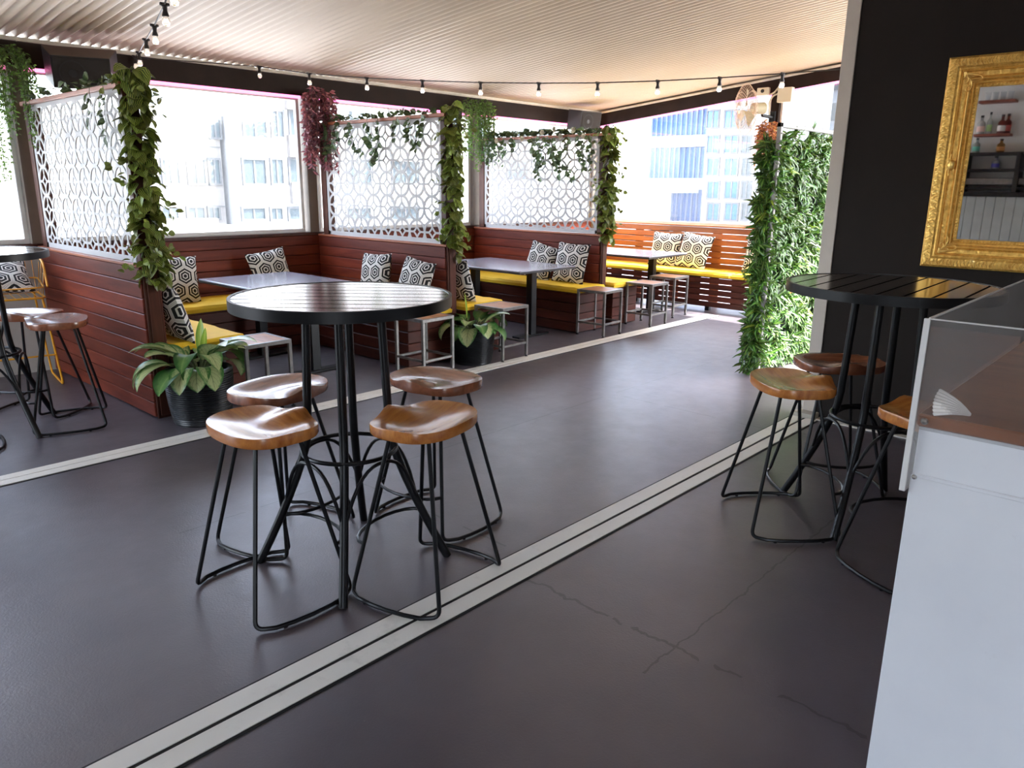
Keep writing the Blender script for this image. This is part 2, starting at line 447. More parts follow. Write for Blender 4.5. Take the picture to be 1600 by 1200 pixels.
M['leaf_green'] = leaf_mat('dark_green_leaf', (.03, .12, .025), (.16, .30, .08), (.22, .33, .1), 'plain', .35, .2, .3)
M['leaf_stripe'] = leaf_mat('striped_vine_leaf', (.028, .06, .008), (.32, .36, .06), (.05, .1, .02), 'stripe', .42, .2, .35)
M['leaf_ivy'] = leaf_mat('ivy_leaf', (.045, .08, .03), (.10, .15, .05), (.2, .26, .12), 'plain', .45, .15, .4)
M['leaf_fern'] = leaf_mat('fern_leaf', (.09, .17, .025), (.20, .32, .06), (.2, .3, .1), 'plain', .5, .35, .4)
M['leaf_red'] = leaf_mat('burgundy_leaf', (.19, .04, .06), (.42, .17, .19), (.4, .2, .2), 'plain', .45, .25, .45)
M['leaf_autumn'] = leaf_mat('autumn_leaf', (.34, .07, .03), (.45, .22, .06), (.4, .2, .1), 'plain', .45, .3, .5)
M['leaf_hedge'] = leaf_mat('hedge_leaf', (.022, .085, .012), (.15, .27, .035), (.4, .55, .2), 'plain', .3, .2, .5)
M['leaf_lime'] = leaf_mat('lime_leaf', (.20, .34, .03), (.42, .50, .08), (.5, .6, .2), 'plain', .35, .3, .3)
M['petal'] = plain('cream_rose_petal', (.80, .76, .66), .6)
M['petal_pink'] = plain('pink_petal', (.80, .40, .46), .6)
M['hedge_back'] = plain('dark_green_mesh_backing', (.006, .012, .006), .8)
M['shell'] = plain('white_scallop_shell', (.84, .80, .76), .4, var=.08, scale=30)
M['bolt'] = plain('stainless_bolt', (.55, .53, .50), .25, .9)
def pillow_mat():
    m, n, b, o = new_mat('black_white_hexagon_fabric')
    uv = nd(n, 'ShaderNodeTexCoord').outputs['UV']
    mp = nd(n, 'ShaderNodeMapping'); mp.inputs['Scale'].default_value = (2.7, 2.7, 1); mp.inputs['Location'].default_value = (10.2, 10.6, 0)
    n.links.new(uv, mp.inputs[0])
    sep = nd(n, 'ShaderNodeSeparateXYZ'); n.links.new(mp.outputs[0], sep.inputs[0])
    x, y = sep.outputs[0], sep.outputs[1]; S3 = math.sqrt(3)
    def cell(ox, oy):
        gx = mth(n, 'SUBTRACT', mth(n, 'FLOORED_MODULO', mth(n, 'ADD', x, ox), 1.0), .5)
        gy = mth(n, 'SUBTRACT', mth(n, 'FLOORED_MODULO', mth(n, 'ADD', y, oy), S3), S3/2)
        l = mth(n, 'ADD', mth(n, 'MULTIPLY', gx, gx), mth(n, 'MULTIPLY', gy, gy))
        ax, ay = mth(n, 'ABSOLUTE', gx), mth(n, 'ABSOLUTE', gy)
        d = mth(n, 'MAXIMUM', ax, mth(n, 'ADD', mth(n, 'MULTIPLY', ax, .5), mth(n, 'MULTIPLY', ay, S3/2)))
        return l, d
    l1, d1 = cell(0, 0); l2, d2 = cell(.5, S3/2)
    s = mth(n, 'LESS_THAN', l1, l2)
    d = mth(n, 'ADD', mth(n, 'MULTIPLY', s, d1), mth(n, 'MULTIPLY', mth(n, 'SUBTRACT', 1, s), d2))
    f = mth(n, 'FRACT', mth(n, 'MULTIPLY_ADD', d, 6.4, .0))
    k = mth(n, 'GREATER_THAN', f, .63)
    k = mth(n, 'MAXIMUM', k, mth(n, 'GREATER_THAN', d, .476))
    c = mixc(n, k, (.012, .011, .012), (.72, .70, .66))
    n.links.new(c, b.inputs['Base Color']); P(b, rough=.8)
    bump(n, b, noise(n, 90, 2, .5), .15, .003); return m
M['pillow'] = pillow_mat()

# ================================================================= SETTING
def RZ(y): return 2.615+.1*(7.15-y)          # underside of the sloping roof
WY = 7.10                                     # inner face of the street wall
FX = 9.50                                     # inner face of the far end wall
f = MB(); f.box(-6, 14, -4, 9, -.2, 0)
struct('floor', f, M['floor'])
# floor rails: pairs of white strips with a dark gap
def rail(name, a0, a1, g0, g1, b0, b1, x0, x1):
    m = MB(); m.box(x0, x1, a0, a1, 0, .006); m.box(x0, x1, b0, b1, 0, .006)
    struct(name, m, M['rail'])
    q = MB(); q.box(x0, x1, a0-.012, b1+.012, 0, .0025)
    return q
q = rail('trim_1', 1.845, 1.920, 0, 0, 1.938, 2.018, -2.0, 5.10)
struct('trim_2', q, M['black_gap'])
q = rail('trim_3', 4.465, 4.537, 0, 0, 4.545, 4.620, -3.0, 8.62)
struct('trim_4', q, M['black_gap'])
m = MB(); m.box(5.12, 5.19, 1.0, 1.86, 0, .008); struct('trim_5', m, M['rail'])
m = MB(); m.box(5.10, 5.22, 1.87, 2.02, 0, .035, .004); struct('trim_6', m, plain('stone_sill', (.45, .42, .36), .7))

# corrugated roof sheet: ribs run down the slope
def roof():
    m = MB(); pitch, amp = .0762, .012
    def sheet(xa, xb, ya, yb):
        nx = int((xb-xa)/pitch*8); vs = []
        for j, y in enumerate((ya, yb)):
            for t in (0, .004):
                for i in range(nx+1):
                    x = xa+(xb-xa)*i/nx
                    vs.append((x, y, RZ(y)+amp*(1+sin(2*PI*x/pitch))+t))
        W = nx+1; fs = []
        for i in range(nx):
            fs.append((i, 2*W+i, 2*W+i+1, i+1)); fs.append((W+i, W+i+1, 3*W+i+1, 3*W+i))
            fs.append((i, i+1, W+i+1, W+i)); fs.append((2*W+i, 3*W+i, 3*W+i+1, 2*W+i+1))
        m.add(vs, fs)
    sheet(-3.0, 9.72, 1.98, 7.16)
    sheet(-3.0, 7.5, -2.4, 1.98)
    return m
o = struct('ceiling', roof(), M['ceiling'], smooth=True)

# street side: beam, pink tube, frames, glass, planked low wall
m = MB(); m.box(-3.0, FX+.12, WY+.02, WY+.09, 2.405, 2.59, .004); struct('trim_7', m, M['beam'])
m = MB(); m.box(-3.0, FX+.12, WY-.012, WY+.012, 2.588, 2.617); struct('trim_8', m, M['gutter'])
m = MB()
for (a, b) in ((-3.0, 1.93), (2.02, 4.52), (4.66, 6.90), (7.04, FX-.02)): m.tube([(a, WY+.03, 2.392), (b, WY+.03, 2.392)], .014, 8)
struct('trim_9', m, M['pink'])
m = MB()
for k in range(10):
    z = .01+k*.1015
    m.box(2.05, FX, WY, WY+.03, z, z+.097, .004)
struct('wall_street', m, M['plank'])
m = MB(); m.box(-3, 2.05, WY, WY+.1, 0, 1.02); struct('wall_street_left', m, M['skirt'])
m = MB(); m.box(2.05, FX+.1, WY+.03, WY+.1, 0, 1.02); struct('wall_street_core', m, M['black_gap'])
m = MB(); m.box(-3, FX, WY-.02, WY+.13, 1.022, 1.05, .003); struct('trim_10', m, M['post_wood'])
wn = 0
def window_y(x0, x1):
    global wn; wn += 1
    m = MB(); t = .035
    m.box(x0, x1, WY+.03, WY+.08, 1.05, 1.09, .004); m.box(x0, x1, WY+.03, WY+.08, 2.36, 2.40, .004)
    m.box(x0, x0+t, WY+.03, WY+.08, 1.09, 2.36, .004); m.box(x1-t, x1, WY+.03, WY+.08, 1.09, 2.36, .004)
    o = struct('window_%d' % wn, m, M['white_frame'])
    g = MB(); g.box(x0+t, x1-t, WY+.052, WY+.058, 1.09, 2.36); obj('pane', g, M['glass'], o)
for a, b in ((-3, 1.93), (2.05, 4.50), (4.68, 6.92), (7.06, 9.42)): window_y(a, b)
m = MB()
for x in (1.99, 4.59, 6.99): m.box(x-.055, x+.055, WY-.01, WY+.14, 1.05, 2.41, .004)
m.box(9.42, 9.56, WY-.02, WY+.14, 0, 2.6)
struct('trim_11', m, M['bronze_frame'])

# far end wall
wy0 = 1.0
def zb(y): return RZ(y)-.01
m = MB()
vs = []
for x in (FX+.02, FX+.16):
    vs += [(x, wy0, zb(wy0)-.17), (x, WY, zb(WY)-.20), (x, WY, zb(WY)), (x, wy0, zb(wy0))]
m.add(vs, [(0, 3, 2, 1), (4, 5, 6, 7), (0, 4, 7, 3), (1, 2, 6, 5), (0, 1, 5, 4), (3, 7, 6, 2)])
struct('trim_12', m, M['beam'])
m = MB(); m.tube([(FX+.0, wy0, zb(wy0)-.02), (FX+.0, WY-.02, zb(WY)-.02)], .016, 6); struct('trim_13', m, M['gutter'])
m = MB(); m.tube([(FX+.02, wy0, zb(wy0)-.185), (FX+.02, WY-.05, zb(WY)-.215)], .014, 8); struct('trim_14', m, M['pink'])
POSTY = 4.38
m = MB(); m.box(FX, FX+.12, POSTY-.05, POSTY+.06, 1.03, zb(POSTY)-.15, .004); struct('trim_15', m, M['beam'])
def window_x(y0, y1):
    global wn; wn += 1
    t = .03; m = MB()
    m.box(FX+.04, FX+.09, y0, y1, 1.03, 1.085, .003); m.box(FX+.04, FX+.09, y0, y0+t, 1.085, zb(y0)-.2, .003); m.box(FX+.04, FX+.09, y1-t, y1, 1.085, zb(y1)-.19, .003)
    o = struct('window_%d' % wn, m, M['jamb'])
    g = MB(); a, b = y0+t, y1-t
    vs = [(x, y, z) for x in (FX+.06, FX+.066) for (y, z) in ((a, 1.085), (b, 1.085), (b, zb(b)-.2), (a, zb(a)-.18))]
    g.add(vs, [(0, 3, 2, 1), (4, 5, 6, 7), (0, 1, 5, 4), (2, 3, 7, 6), (0, 4, 7, 3), (1, 2, 6, 5)])
    obj('pane', g, M['glass'], o)
window_x(POSTY+.06, WY-.04); window_x(wy0, POSTY-.05)

# dark wall on the right with its pale jamb
m = MB(); vs = []
WX = 5.20
for x in (WX, WX+.12): vs += [(x, -3.2, 0), (x, 1.90, 0), (x, 1.90, RZ(1.9)-.005), (x, -2.4, RZ(-2.4)-.005), (x, -3.2, RZ(-2.4)-.005)]
m.add(vs, [(0, 4, 3, 2, 1), (5, 6, 7, 8, 9), (0, 1, 6, 5), (1, 2, 7, 6), (2, 3, 8, 7), (3, 4, 9, 8), (4, 0, 5, 9)])
struct('wall_right', m, M['dark_wall'])
m = MB(); m.box(WX-.012, WX+.14, 1.90, 1.985, 0.035, RZ(1.985)-.006, .003); struct('door_1', m, M['jamb'])
# cross beam above the near rail, seen only from the side
# ================================================================= PARTITIONS
def planks_x(m, x0, x1, y0, y1, n, z0, h, gap=.004, c=.004):
    for k in range(n): m.box(x0, x1, y0, y1, z0+k*h, z0+(k+1)*h-gap, c)
def lattice(y0, y1, z0, z1, s=.205):
    m = MB(); T = .008; fr = .028; wd = .023
    m.box(-T/2, T/2, y0, y1, z0, z0+fr+.01); m.box(-T/2, T/2, y0, y1, z1-fr, z1)
    m.box(-T/2, T/2, y0, y0+fr, z0, z1); m.box(-T/2, T/2, y1-fr, y1, z0, z1)
    ya, yb, za, zb_ = y0+fr*.6, y1-fr*.6, z0+fr*.6, z1-fr*.6
    def strip(pts, w0, closed, half):
        N = len(pts); L, Rr = [], []
        for i in range(N):
            a = pts[i-1] if (i or closed) else pts[0]; b = pts[(i+1) % N] if (i < N-1 or closed) else pts[-1]
            dx, dz = b[0]-a[0], b[1]-a[1]; l = math.hypot(dx, dz); nx, nz = -dz/l*w0/2, dx/l*w0/2
            L.append((pts[i][0]+nx, pts[i][1]+nz)); Rr.append((pts[i][0]-nx, pts[i][1]-nz))
        vs = [(x, a, b) for x in (-half, half) for q in (L, Rr) for a, b in q]; fs = []
        for i in range(N if closed else N-1):
            k = (i+1) % N; c = ((pts[i][0]+pts[k][0])/2, (pts[i][1]+pts[k][1])/2)
            if not (ya <= c[0] <= yb and za <= c[1] <= zb_): continue
            fs += [(i, k, N+k, N+i), (2*N+i, 3*N+i, 3*N+k, 2*N+k), (i, 2*N+i, 2*N+k, k), (N+i, N+k, 3*N+k, 3*N+i)]
        if fs: m.add(vs, fs)
    ny = max(1, int(round((y1-y0-2*fr)/s))); s = (y1-y0-2*fr)/ny
    nz = int(math.ceil((z1-z0-2*fr)/s)); r = s/2
    for i in range(ny):
        for j in range(nz):
            cy, cz = y0+fr+s*(i+.5), z1-fr-s*(j+.5); ev = .0004*((i+j) % 2)
            strip([(cy+r*cos(2*PI*k/32), cz+r*sin(2*PI*k/32)) for k in range(32)], wd, True, T/2-.0004-ev)
            dia = []
            for qd in range(4):
                a0 = qd*PI/2; e1 = (cos(a0), sin(a0)); e2 = (cos(a0+PI/2), sin(a0+PI/2)); t0 = .46*r
                for k in range(6):
                    t = k/6; w_ = 1-.14*math.sin(PI*t)
                    dia.append((cy+(e1[0]*t0*(1-t)+e2[0]*t0*t)*w_, cz+(e1[1]*t0*(1-t)+e2[1]*t0*t)*w_))
                strip([(cy+e1[0]*r*u, cz+e1[1]*r*u) for u in (.98, .86, .73, .6, .46)], wd*.8, False, T/2-.0016)
            strip(dia, wd*.8, True, T/2-.0022)
    return m
def partition(px, label, ztop=2.135, y_end=5.07):
    t = thing('booth_partition', label, 'partition', (px, 0, 0), 0, 'booth partitions')
    th = .13; y1 = WY-.022
    m = MB()
    for k in range(10):
        z = .01+k*.1005
        m.box(0, .022, y_end+.02, y1, z, z+.0965, .004); m.box(th-.022, th, y_end+.02, y1, z, z+.0965, .004)
    obj('plank_cladding', m, M['plank'], t)
    m = MB(); m.box(.022, th-.022, y_end+.03, y1, 0, 1.0); obj('core', m, M['black_gap'], t)
    m = MB(); m.box(-.006, th+.006, y_end+.0, y1, 1.014, 1.034, .003); obj('cap', m, M['rail_wood'], t)
    m = MB(); m.box(.012, th-.012, y_end-.0, y_end+.02, 0.0, 1.012, .004); m.box(.03, th-.03, y_end-.008, y_end, 0.02, 1.0, .003)
    obj('end_board', m, M['post_wood'], t)
    m = MB(); m.box(.018, th-.018, y_end+.02, y_end+.085, 1.034, ztop-.03, .004); m.box(.018, th-.018, y1-.16, y1-.07, 1.034, ztop-.03, .004)
    obj('post', m, M['post_wood'], t)
    m = MB(); m.box(.0, th-.0, y_end+.01, y1-.05, ztop-.03, ztop, .004); obj('top_rail', m, M['rail_wood'], t)
    lt = obj('lattice_screen', lattice(y_end+.085, y1-.16, 1.036, ztop-.03), M['lattice'], t); lt.location = (.03, 0, 0)
    return t
partition(1.97, 'red plank booth partition with white screen, nearest and leftmost of the three')
partition(4.62, 'red plank booth partition with white screen, middle of the three', 2.145)
partition(6.93, 'red plank booth partition with white screen, farthest, topped with white roses', 2.105)

# ================================================================= BENCHES AND SEAT CUSHIONS
def bench(label, x0, x1, y0, y1):
    t = thing('booth_bench', label, 'bench', ((x0+x1)/2, (y0+y1)/2, 0), 0, 'booth benches')
    a, b = (x1-x0)/2, (y1-y0)/2; m = MB()
    for k in range(4):
        z = .01+k*.104; m.box(-a, a, -b, b, z, z+.1, .005)
    obj('plank_cladding', m, M['plank_dark'], t)
    m = MB(); m.box(-a-.004, a+.004, -b-.004, b+.004, .425, .436, .002); obj('seat_board', m, M['plank_dark'], t)
def seat_pad(label, x0, x1, y0, y1, z=.437, h=.055):
    nx = max(2, int((x1-x0)/.09)); ny = max(2, int((y1-y0)/.09)); r = .02
    vs, fs = [], []
    def ease(t): return min(1, max(0, t))
    for j in range(ny+3):
        for i in range(nx+3):
            def pos(k, nn, a, b):
                if k == 0: return a, 0
                if k == nn+2: return b, 0
                if k == 1: return a+r*.9, 1
                if k == nn+1: return b-r*.9, 1
                return a+(b-a)*(k-1)/nn, 1
            x, ex = pos(i, nx, x0, x1); y, ey = pos(j, ny, y0, y1)
            zz = z+h*(.55 if (ex == 0 or ey == 0) else 1) + (rnd(-.003, .004) if ex and ey else 0)
            vs.append((x, y, zz))
    W = nx+3
    for j in range(ny+2):
        for i in range(nx+2): fs.append((j*W+i, j*W+i+1, (j+1)*W+i+1, (j+1)*W+i))
    m = MB(); m.add(vs, fs)
    # sides and base
    ring = [i for i in range(W)]+[j*W+W-1 for j in range(1, ny+3)]+[(ny+2)*W+i for i in range(W-2, -1, -1)]+[j*W for j in range(ny+1, 0, -1)]
    c = V((x0+x1)/2, (y0+y1)/2, 0)
    lo = []
    for k in ring:
        p = Vector(vs[k]); lo.append((p.x+(c.x-p.x)*.006, p.y+(c.y-p.y)*.006, z))
    n = len(ring); vv = [vs[k] for k in ring]+lo
    m.add(vv, [(k, n+k, n+(k+1) % n, (k+1) % n) for k in range(n)]+[tuple(n+k for k in range(n))])
    o = obj('seat_cushion', m, M['yellow'], smooth=True); tag(o, label, 'seat cushion', 'yellow seat cushions')
Y0 = 5.0
bench('red plank bench along the window wall of the nearest booth', 2.66, 4.08, 6.52, 7.09)
bench('red plank bench side arm behind the nearest potted plant, beside the leftmost partition', 2.11, 2.64, 5.08, 7.09)
bench('red plank bench side arm in the nearest booth, against the middle partition', 4.10, 4.61, 5.0, 7.09)
bench('red plank bench along the window wall of the middle booth', 5.27, 6.42, 6.52, 7.09)
bench('red plank bench side arm behind the farther potted plant', 4.76, 5.25, 4.98, 7.09)
bench('red plank bench side arm of the middle booth, against the farthest partition', 6.44, 6.92, 4.98, 7.09)
bench('red plank bench side arm in the farthest booth, against the rose topped partition', 7.07, 7.55, 4.98, 7.09)
bench('red plank bench along the window wall of the farthest booth', 7.57, 8.88, 6.52, 7.09)
seat_pad('yellow seat cushion along the window wall of the nearest booth', 2.68, 4.08, 6.50, 7.08)
seat_pad('yellow seat cushion beside the leftmost partition, behind the nearest plant', 2.115, 2.66, 5.07, 7.08)
seat_pad('yellow seat cushion on the bench arm of the nearest booth by the middle partition', 4.10, 4.61, 4.99, 7.08)
seat_pad('yellow seat cushion along the window wall of the middle booth', 5.28, 6.42, 6.50, 7.08)
seat_pad('yellow seat cushion directly behind the farther potted plant', 4.765, 5.27, 4.97, 7.08)
seat_pad('yellow seat cushion in the middle booth under the two leaning pillows', 6.43, 6.92, 4.97, 7.08)
seat_pad('yellow seat cushion in the farthest booth against the rose topped partition', 7.075, 7.57, 4.97, 7.08)
seat_pad('yellow seat cushion along the window wall of the farthest booth', 7.59, 8.86, 6.50, 7.08)
# far slatted bench
t = thing('slatted_bench', 'orange brown slatted timber bench running along the far end wall', 'bench', (9.2, 4.5, 0))
BY0, BY1 = 1.2-4.5, 7.085-4.5
m = MB(); hb = .082
for k in range(7):
    z = .475+k*.080
    m.box(.27, .29, BY0, BY1, z, z+.070, .003)
obj('backrest_slats', m, M['plank_orange'], t)
for y in [BY0+.1+.62*i for i in range(10)]:
    m = MB(); m.box(.29, .297, y-.07, y+.07, .0, 1.02); obj('backrest_post', m, M['plank_orange'], t)
m = MB(); m.box(.255, .30, BY0, BY1, 1.035-.003, 1.052, .004); obj('top_board', m, M['plank_orange'], t)
m = MB()
for k in range(5):
    z = .05+k*.076
    m.box(-.27, -.25, BY0, BY1, z, z+.066, .003)
obj('front_slats', m, M['plank_dark'], t)
for y in [BY0+.1+.62*i for i in range(10)]:
    m = MB(); m.box(-.25, -.243, y-.09, y+.09, .05, .425); obj('front_post', m, M['plank_dark'], t)
m = MB(); m.box(-.275, .27, BY0, BY1, .425, .436, .002); obj('seat_board', m, M['plank_dark'], t)
for i in range(6):
    m = MB(); m.box(-.27, -.22, BY0+.3+1.1*i-.03, BY0+.3+1.1*i+.03, 0, .05); obj('foot', m, M['black_metal'], t)
seat_pad('sunlit yellow seat cushion on the far slatted bench, left length', 8.92, 9.46, 4.52, 7.08)
seat_pad('sunlit yellow seat cushion on the far slatted bench, right length by the hedge', 8.92, 9.46, 2.6, 4.50)

# ================================================================= PILLOWS
def pillow_mesh(S=.43, T=.13, n=14):
    vs, uvs, fs = [], [], []
    for side in (1, -1):
        for j in range(n+1):
            for i in range(n+1):
                a, b = i/n*2-1, j/n*2-1
                sx = a*(1-.07*(1-b*b)); sz = b*(1-.07*(1-a*a))
                th = max(0, (1-a**4)*(1-b**4))**.6
                vs.append((sx*S/2, side*th*T/2, sz*S/2)); uvs.append((i/n, j/n))
    W = n+1; o = W*W
    for j in range(n):
        for i in range(n):
            fs.append((j*W+i, (j+1)*W+i, (j+1)*W+i+1, j*W+i+1))
            fs.append((o+j*W+i, o+j*W+i+1, o+(j+1)*W+i+1, o+(j+1)*W+i))
    m = MB(); m.add(vs, fs, uvs); return m
pil = None
def pillow(label, p, face, lean=.25, roll=0, s=1.0):
    """p: centre; face: direction (angle) the pillow's front looks in"""
    global pil
    Mx = Matrix.Rotation(face+PI/2, 4, 'Z') @ Matrix.Rotation(-lean, 4, 'X') @ Matrix.Rotation(roll, 4, 'Y')
    if pil is None:
        o = obj('throw_pillow', pillow_mesh(), M['pillow'], smooth=True); pil = o
    else:
        o = pil.copy(); COL.objects.link(o)
    o.location = p; o.rotation_euler = Mx.to_euler(); o.scale = (s, s, s)
    tag(o, label, 'pillow', 'hexagon patterned pillows')
SZ = .492
pillow('black and white hexagon pillow standing upright behind the leafy post of the nearest booth', on_y(279, 437, 6.83)+V(-.03, 0, -.0), -PI/2, .2, .06)
pillow('hexagon pillow mostly hidden, peeking out between the leafy post and the nearest plant', V(2.21, 5.27, .68), 0, .3)
pillow('hexagon pillow alone under the window, half hidden by the nearest booth table', V(3.92, 6.88, .70), -PI/2, .25, -.14)
pillow('hexagon pillow left of the pair above the round table, against the middle partition', V(4.48, 5.93, .70), PI, .2, -.05)
pillow('hexagon pillow right of the pair above the round table, beside the middle leafy post', V(4.47, 5.34, .69), PI, .3, .12)
pillow('hexagon pillow sliver showing just right of the middle leafy post', V(4.90, 5.25, .68), 0, .3)
pillow('hexagon pillow tilted, left of the two in the middle booth', V(6.79, 5.83, .69), PI, .25, .2)
pillow('hexagon pillow upright, right of the two in the middle booth', V(6.78, 5.37, .71), PI, .25, .03, 1.06)
pillow('hexagon pillow in shade, leftmost on the far slatted bench', V(9.33, 5.72, .71), PI, .25, .03, 1.1)
pillow('hexagon pillow on the far slatted bench right of the far table corner', V(9.32, 5.26, .71), PI, .3, .12, 1.12)
pillow('hexagon pillow on the far bench half hidden by the leafy hedge', V(9.33, 4.30, .72), PI, .2, .02, 1.1)

# ================================================================= BAR STOOLS
def saddle_seat(W=.43, D=.335, T=.048, n=26):
    """top grooved for two thighs; x is front"""
    m = MB(); rings = 9; vs = []; 
    def outline(a):
        e = 3.0; c, s_ = cos(a), sin(a)
        r = (abs(c)**e+abs(s_)**e)**(-1/e)
        x, y = r*c*D/2, r*s_*W/2
        if x < 0: x *= 1-.10*(abs(y)/(W/2))**2
        x += .014*math.exp(-(y/.05)**2) if x > 0 else 0
        return x, y
    N = 48
    def ztop(x, y):
        # scooped bowl, raised nose at the front centre and raised rear lip
        xx, yy = x/(D/2), y/(W/2)
        bowl = -.026*math.exp(-((xx+.12)/.62)**2)*max(0, 1-(abs(yy))**3.2)
        nose = .015*math.exp(-(yy/.26)**2)*max(0, min(1, (xx+.1)))
        dip = -.010*math.exp(-((abs(yy)-.55)/.28)**2)*max(0, min(1, (xx+.2)/.9))
        return T+bowl+nose+dip
    cx = [(0, 0)]
    vs.append((0, 0, ztop(0, 0)))
    for k in range(1, rings+1):
        t = k/rings
        for i in range(N):
            x, y = outline(2*PI*i/N); x *= t; y *= t
            vs.append((x, y, ztop(x, y)-(.002 if k == rings else 0)))
    fs = [(0, 1+i, 1+(i+1) % N) for i in range(N)]
    for k in range(rings-1):
        a, b = 1+k*N, 1+(k+1)*N
        for i in range(N): fs.append((a+i, b+i, b+(i+1) % N, a+(i+1) % N))
    base = len(vs); a = 1+(rings-1)*N
    prof = ((1.012, -.007), (1.012, None), (1.0, 0))
    for q, (sc_, dz) in enumerate(((1.006, 't'), (1.008, 'b'), (.985, 'c'))):
        for i in range(N):
            x, y = outline(2*PI*i/N); zt = ztop(x, y)
            z = zt-.0045 if dz == 't' else (.010 if dz == 'b' else .002)
            vs.append((x*sc_, y*sc_, z))
    for q in range(3):
        p0 = a if q == 0 else base+(q-1)*N; p1 = base+q*N
        for i in range(N): fs.append((p0+i, p1+i, p1+(i+1) % N, p0+(i+1) % N))
    fs.append(tuple(base+2*N+i for i in range(N-1, -1, -1)))
    m.add(vs, fs); return m
def bez(p0, p1, p2, n=6): return [p0*(1-t)**2+p1*2*t*(1-t)+p2*t*t for t in [k/n for k in range(n+1)]]
def round_path(P, r, n=5):
    out = [P[0]]
    for i in range(1, len(P)-1):
        a, b, c = P[i-1], P[i], P[i+1]
        d1, d2 = (a-b), (c-b); q = min(r, d1.length*.45, d2.length*.45)
        out += bez(b+d1.normalized()*q, b, b+d2.normalized()*q, n)
    return out+[P[-1]]
def stool_frame(s):
    zt, zf = .652, .012
    a, b = V(.085, s*.105, zt), V(-.085, s*.105, zt)
    A, B = V(.205, s*.225, zf), V(-.205, s*.225, zf)
    P_ = [a, A]
    arc = [V(.205*cos(k*PI/8), s*(.225+.055*sin(k*PI/8)), zf) for k in range(1, 8)]
    path = round_path([a, A, arc[1]], .05)[:-1]+arc[1:-1]+round_path([arc[-2], B, b], .05)[1:]
    m = MB(); m.tube(path, .0085, 8); return m
def bar_stool(label, dark=False):
    t = thing('bar_stool', label, 'bar stool', (0, 0, 0), 0, 'wooden saddle seat bar stools')
    st = obj('seat', saddle_seat(), M['seat_wood_dark' if dark else 'seat_wood'], t, True); st.location = (0, 0, .652)
    for s in (-1, 1): obj('side_frame', stool_frame(s), M['black_metal'], t, True)
    zz = .20; k = (.652-zz)/.64
    xa, ya = .085+(.205-.085)*k, .105+(.225-.105)*k
    pts = [V(xa+.10*sin(PI*i/10), ya*cos(PI*i/10)*1.0, zz) for i in range(11)]
    m = MB(); m.tube(pts, .0075, 8); obj('footrest', m, M['black_metal'], t, True)
    m = MB(); m.box(-.10, .10, -.12, .12, .646, .652, .001); obj('mounting_plate', m, M['black_metal'], t)
    for s in (-1, 1):
        for x in (-.11, .11):
            m = MB(); m.lathe([(0, 0), (.008, 0), (.008, .008), (0, .008)], 8, (x, s*.268, 0)); obj('foot_stud', m, M['black_metal'], t)
    return t
s0 = bar_stool('front left bar stool at the central round table, warm brown saddle seat')
s0.location = (1.345, 2.505, 0); s0.rotation_euler = (0, 0, 0)
sd0 = bar_stool('dark brown bar stool by the black wall behind the right hand table', True)
sd0.location = (3.97, 1.36, 0); sd0.rotation_euler = (0, 0, math.radians(222))
R_ = math.radians
dup(s0, (1.815, 2.12, 0), R_(104), 'front right bar stool at the central round table, light streaky seat with pale worn rim')
dup(sd0, (1.665, 2.93, 0), R_(-74), 'back left bar stool at the central round table, nearest the black planter')
dup(sd0, (2.26, 2.56, 0), R_(184), 'back right bar stool at the central round table, grey brown seat edge')
dup(s0, (3.385, 1.36, 0), R_(-45), 'orange brown bar stool left of the right hand table, by the white floor rails')
dup(s0, (3.30, .72, 0), R_(60), 'bar stool half hidden behind the white bar corner')
dup(sd0, (1.555, 5.40, 0), R_(160), 'bar stool beside the leftmost plank partition, at the left edge table')
dup(sd0, (1.50, 5.84, 0), R_(-140), 'bar stool behind the left edge table, in front of the yellow chair')
dup(sd0, (.85, 5.30, 0), R_(80), 'bar stool cut off by the left picture edge, only its black legs showing')

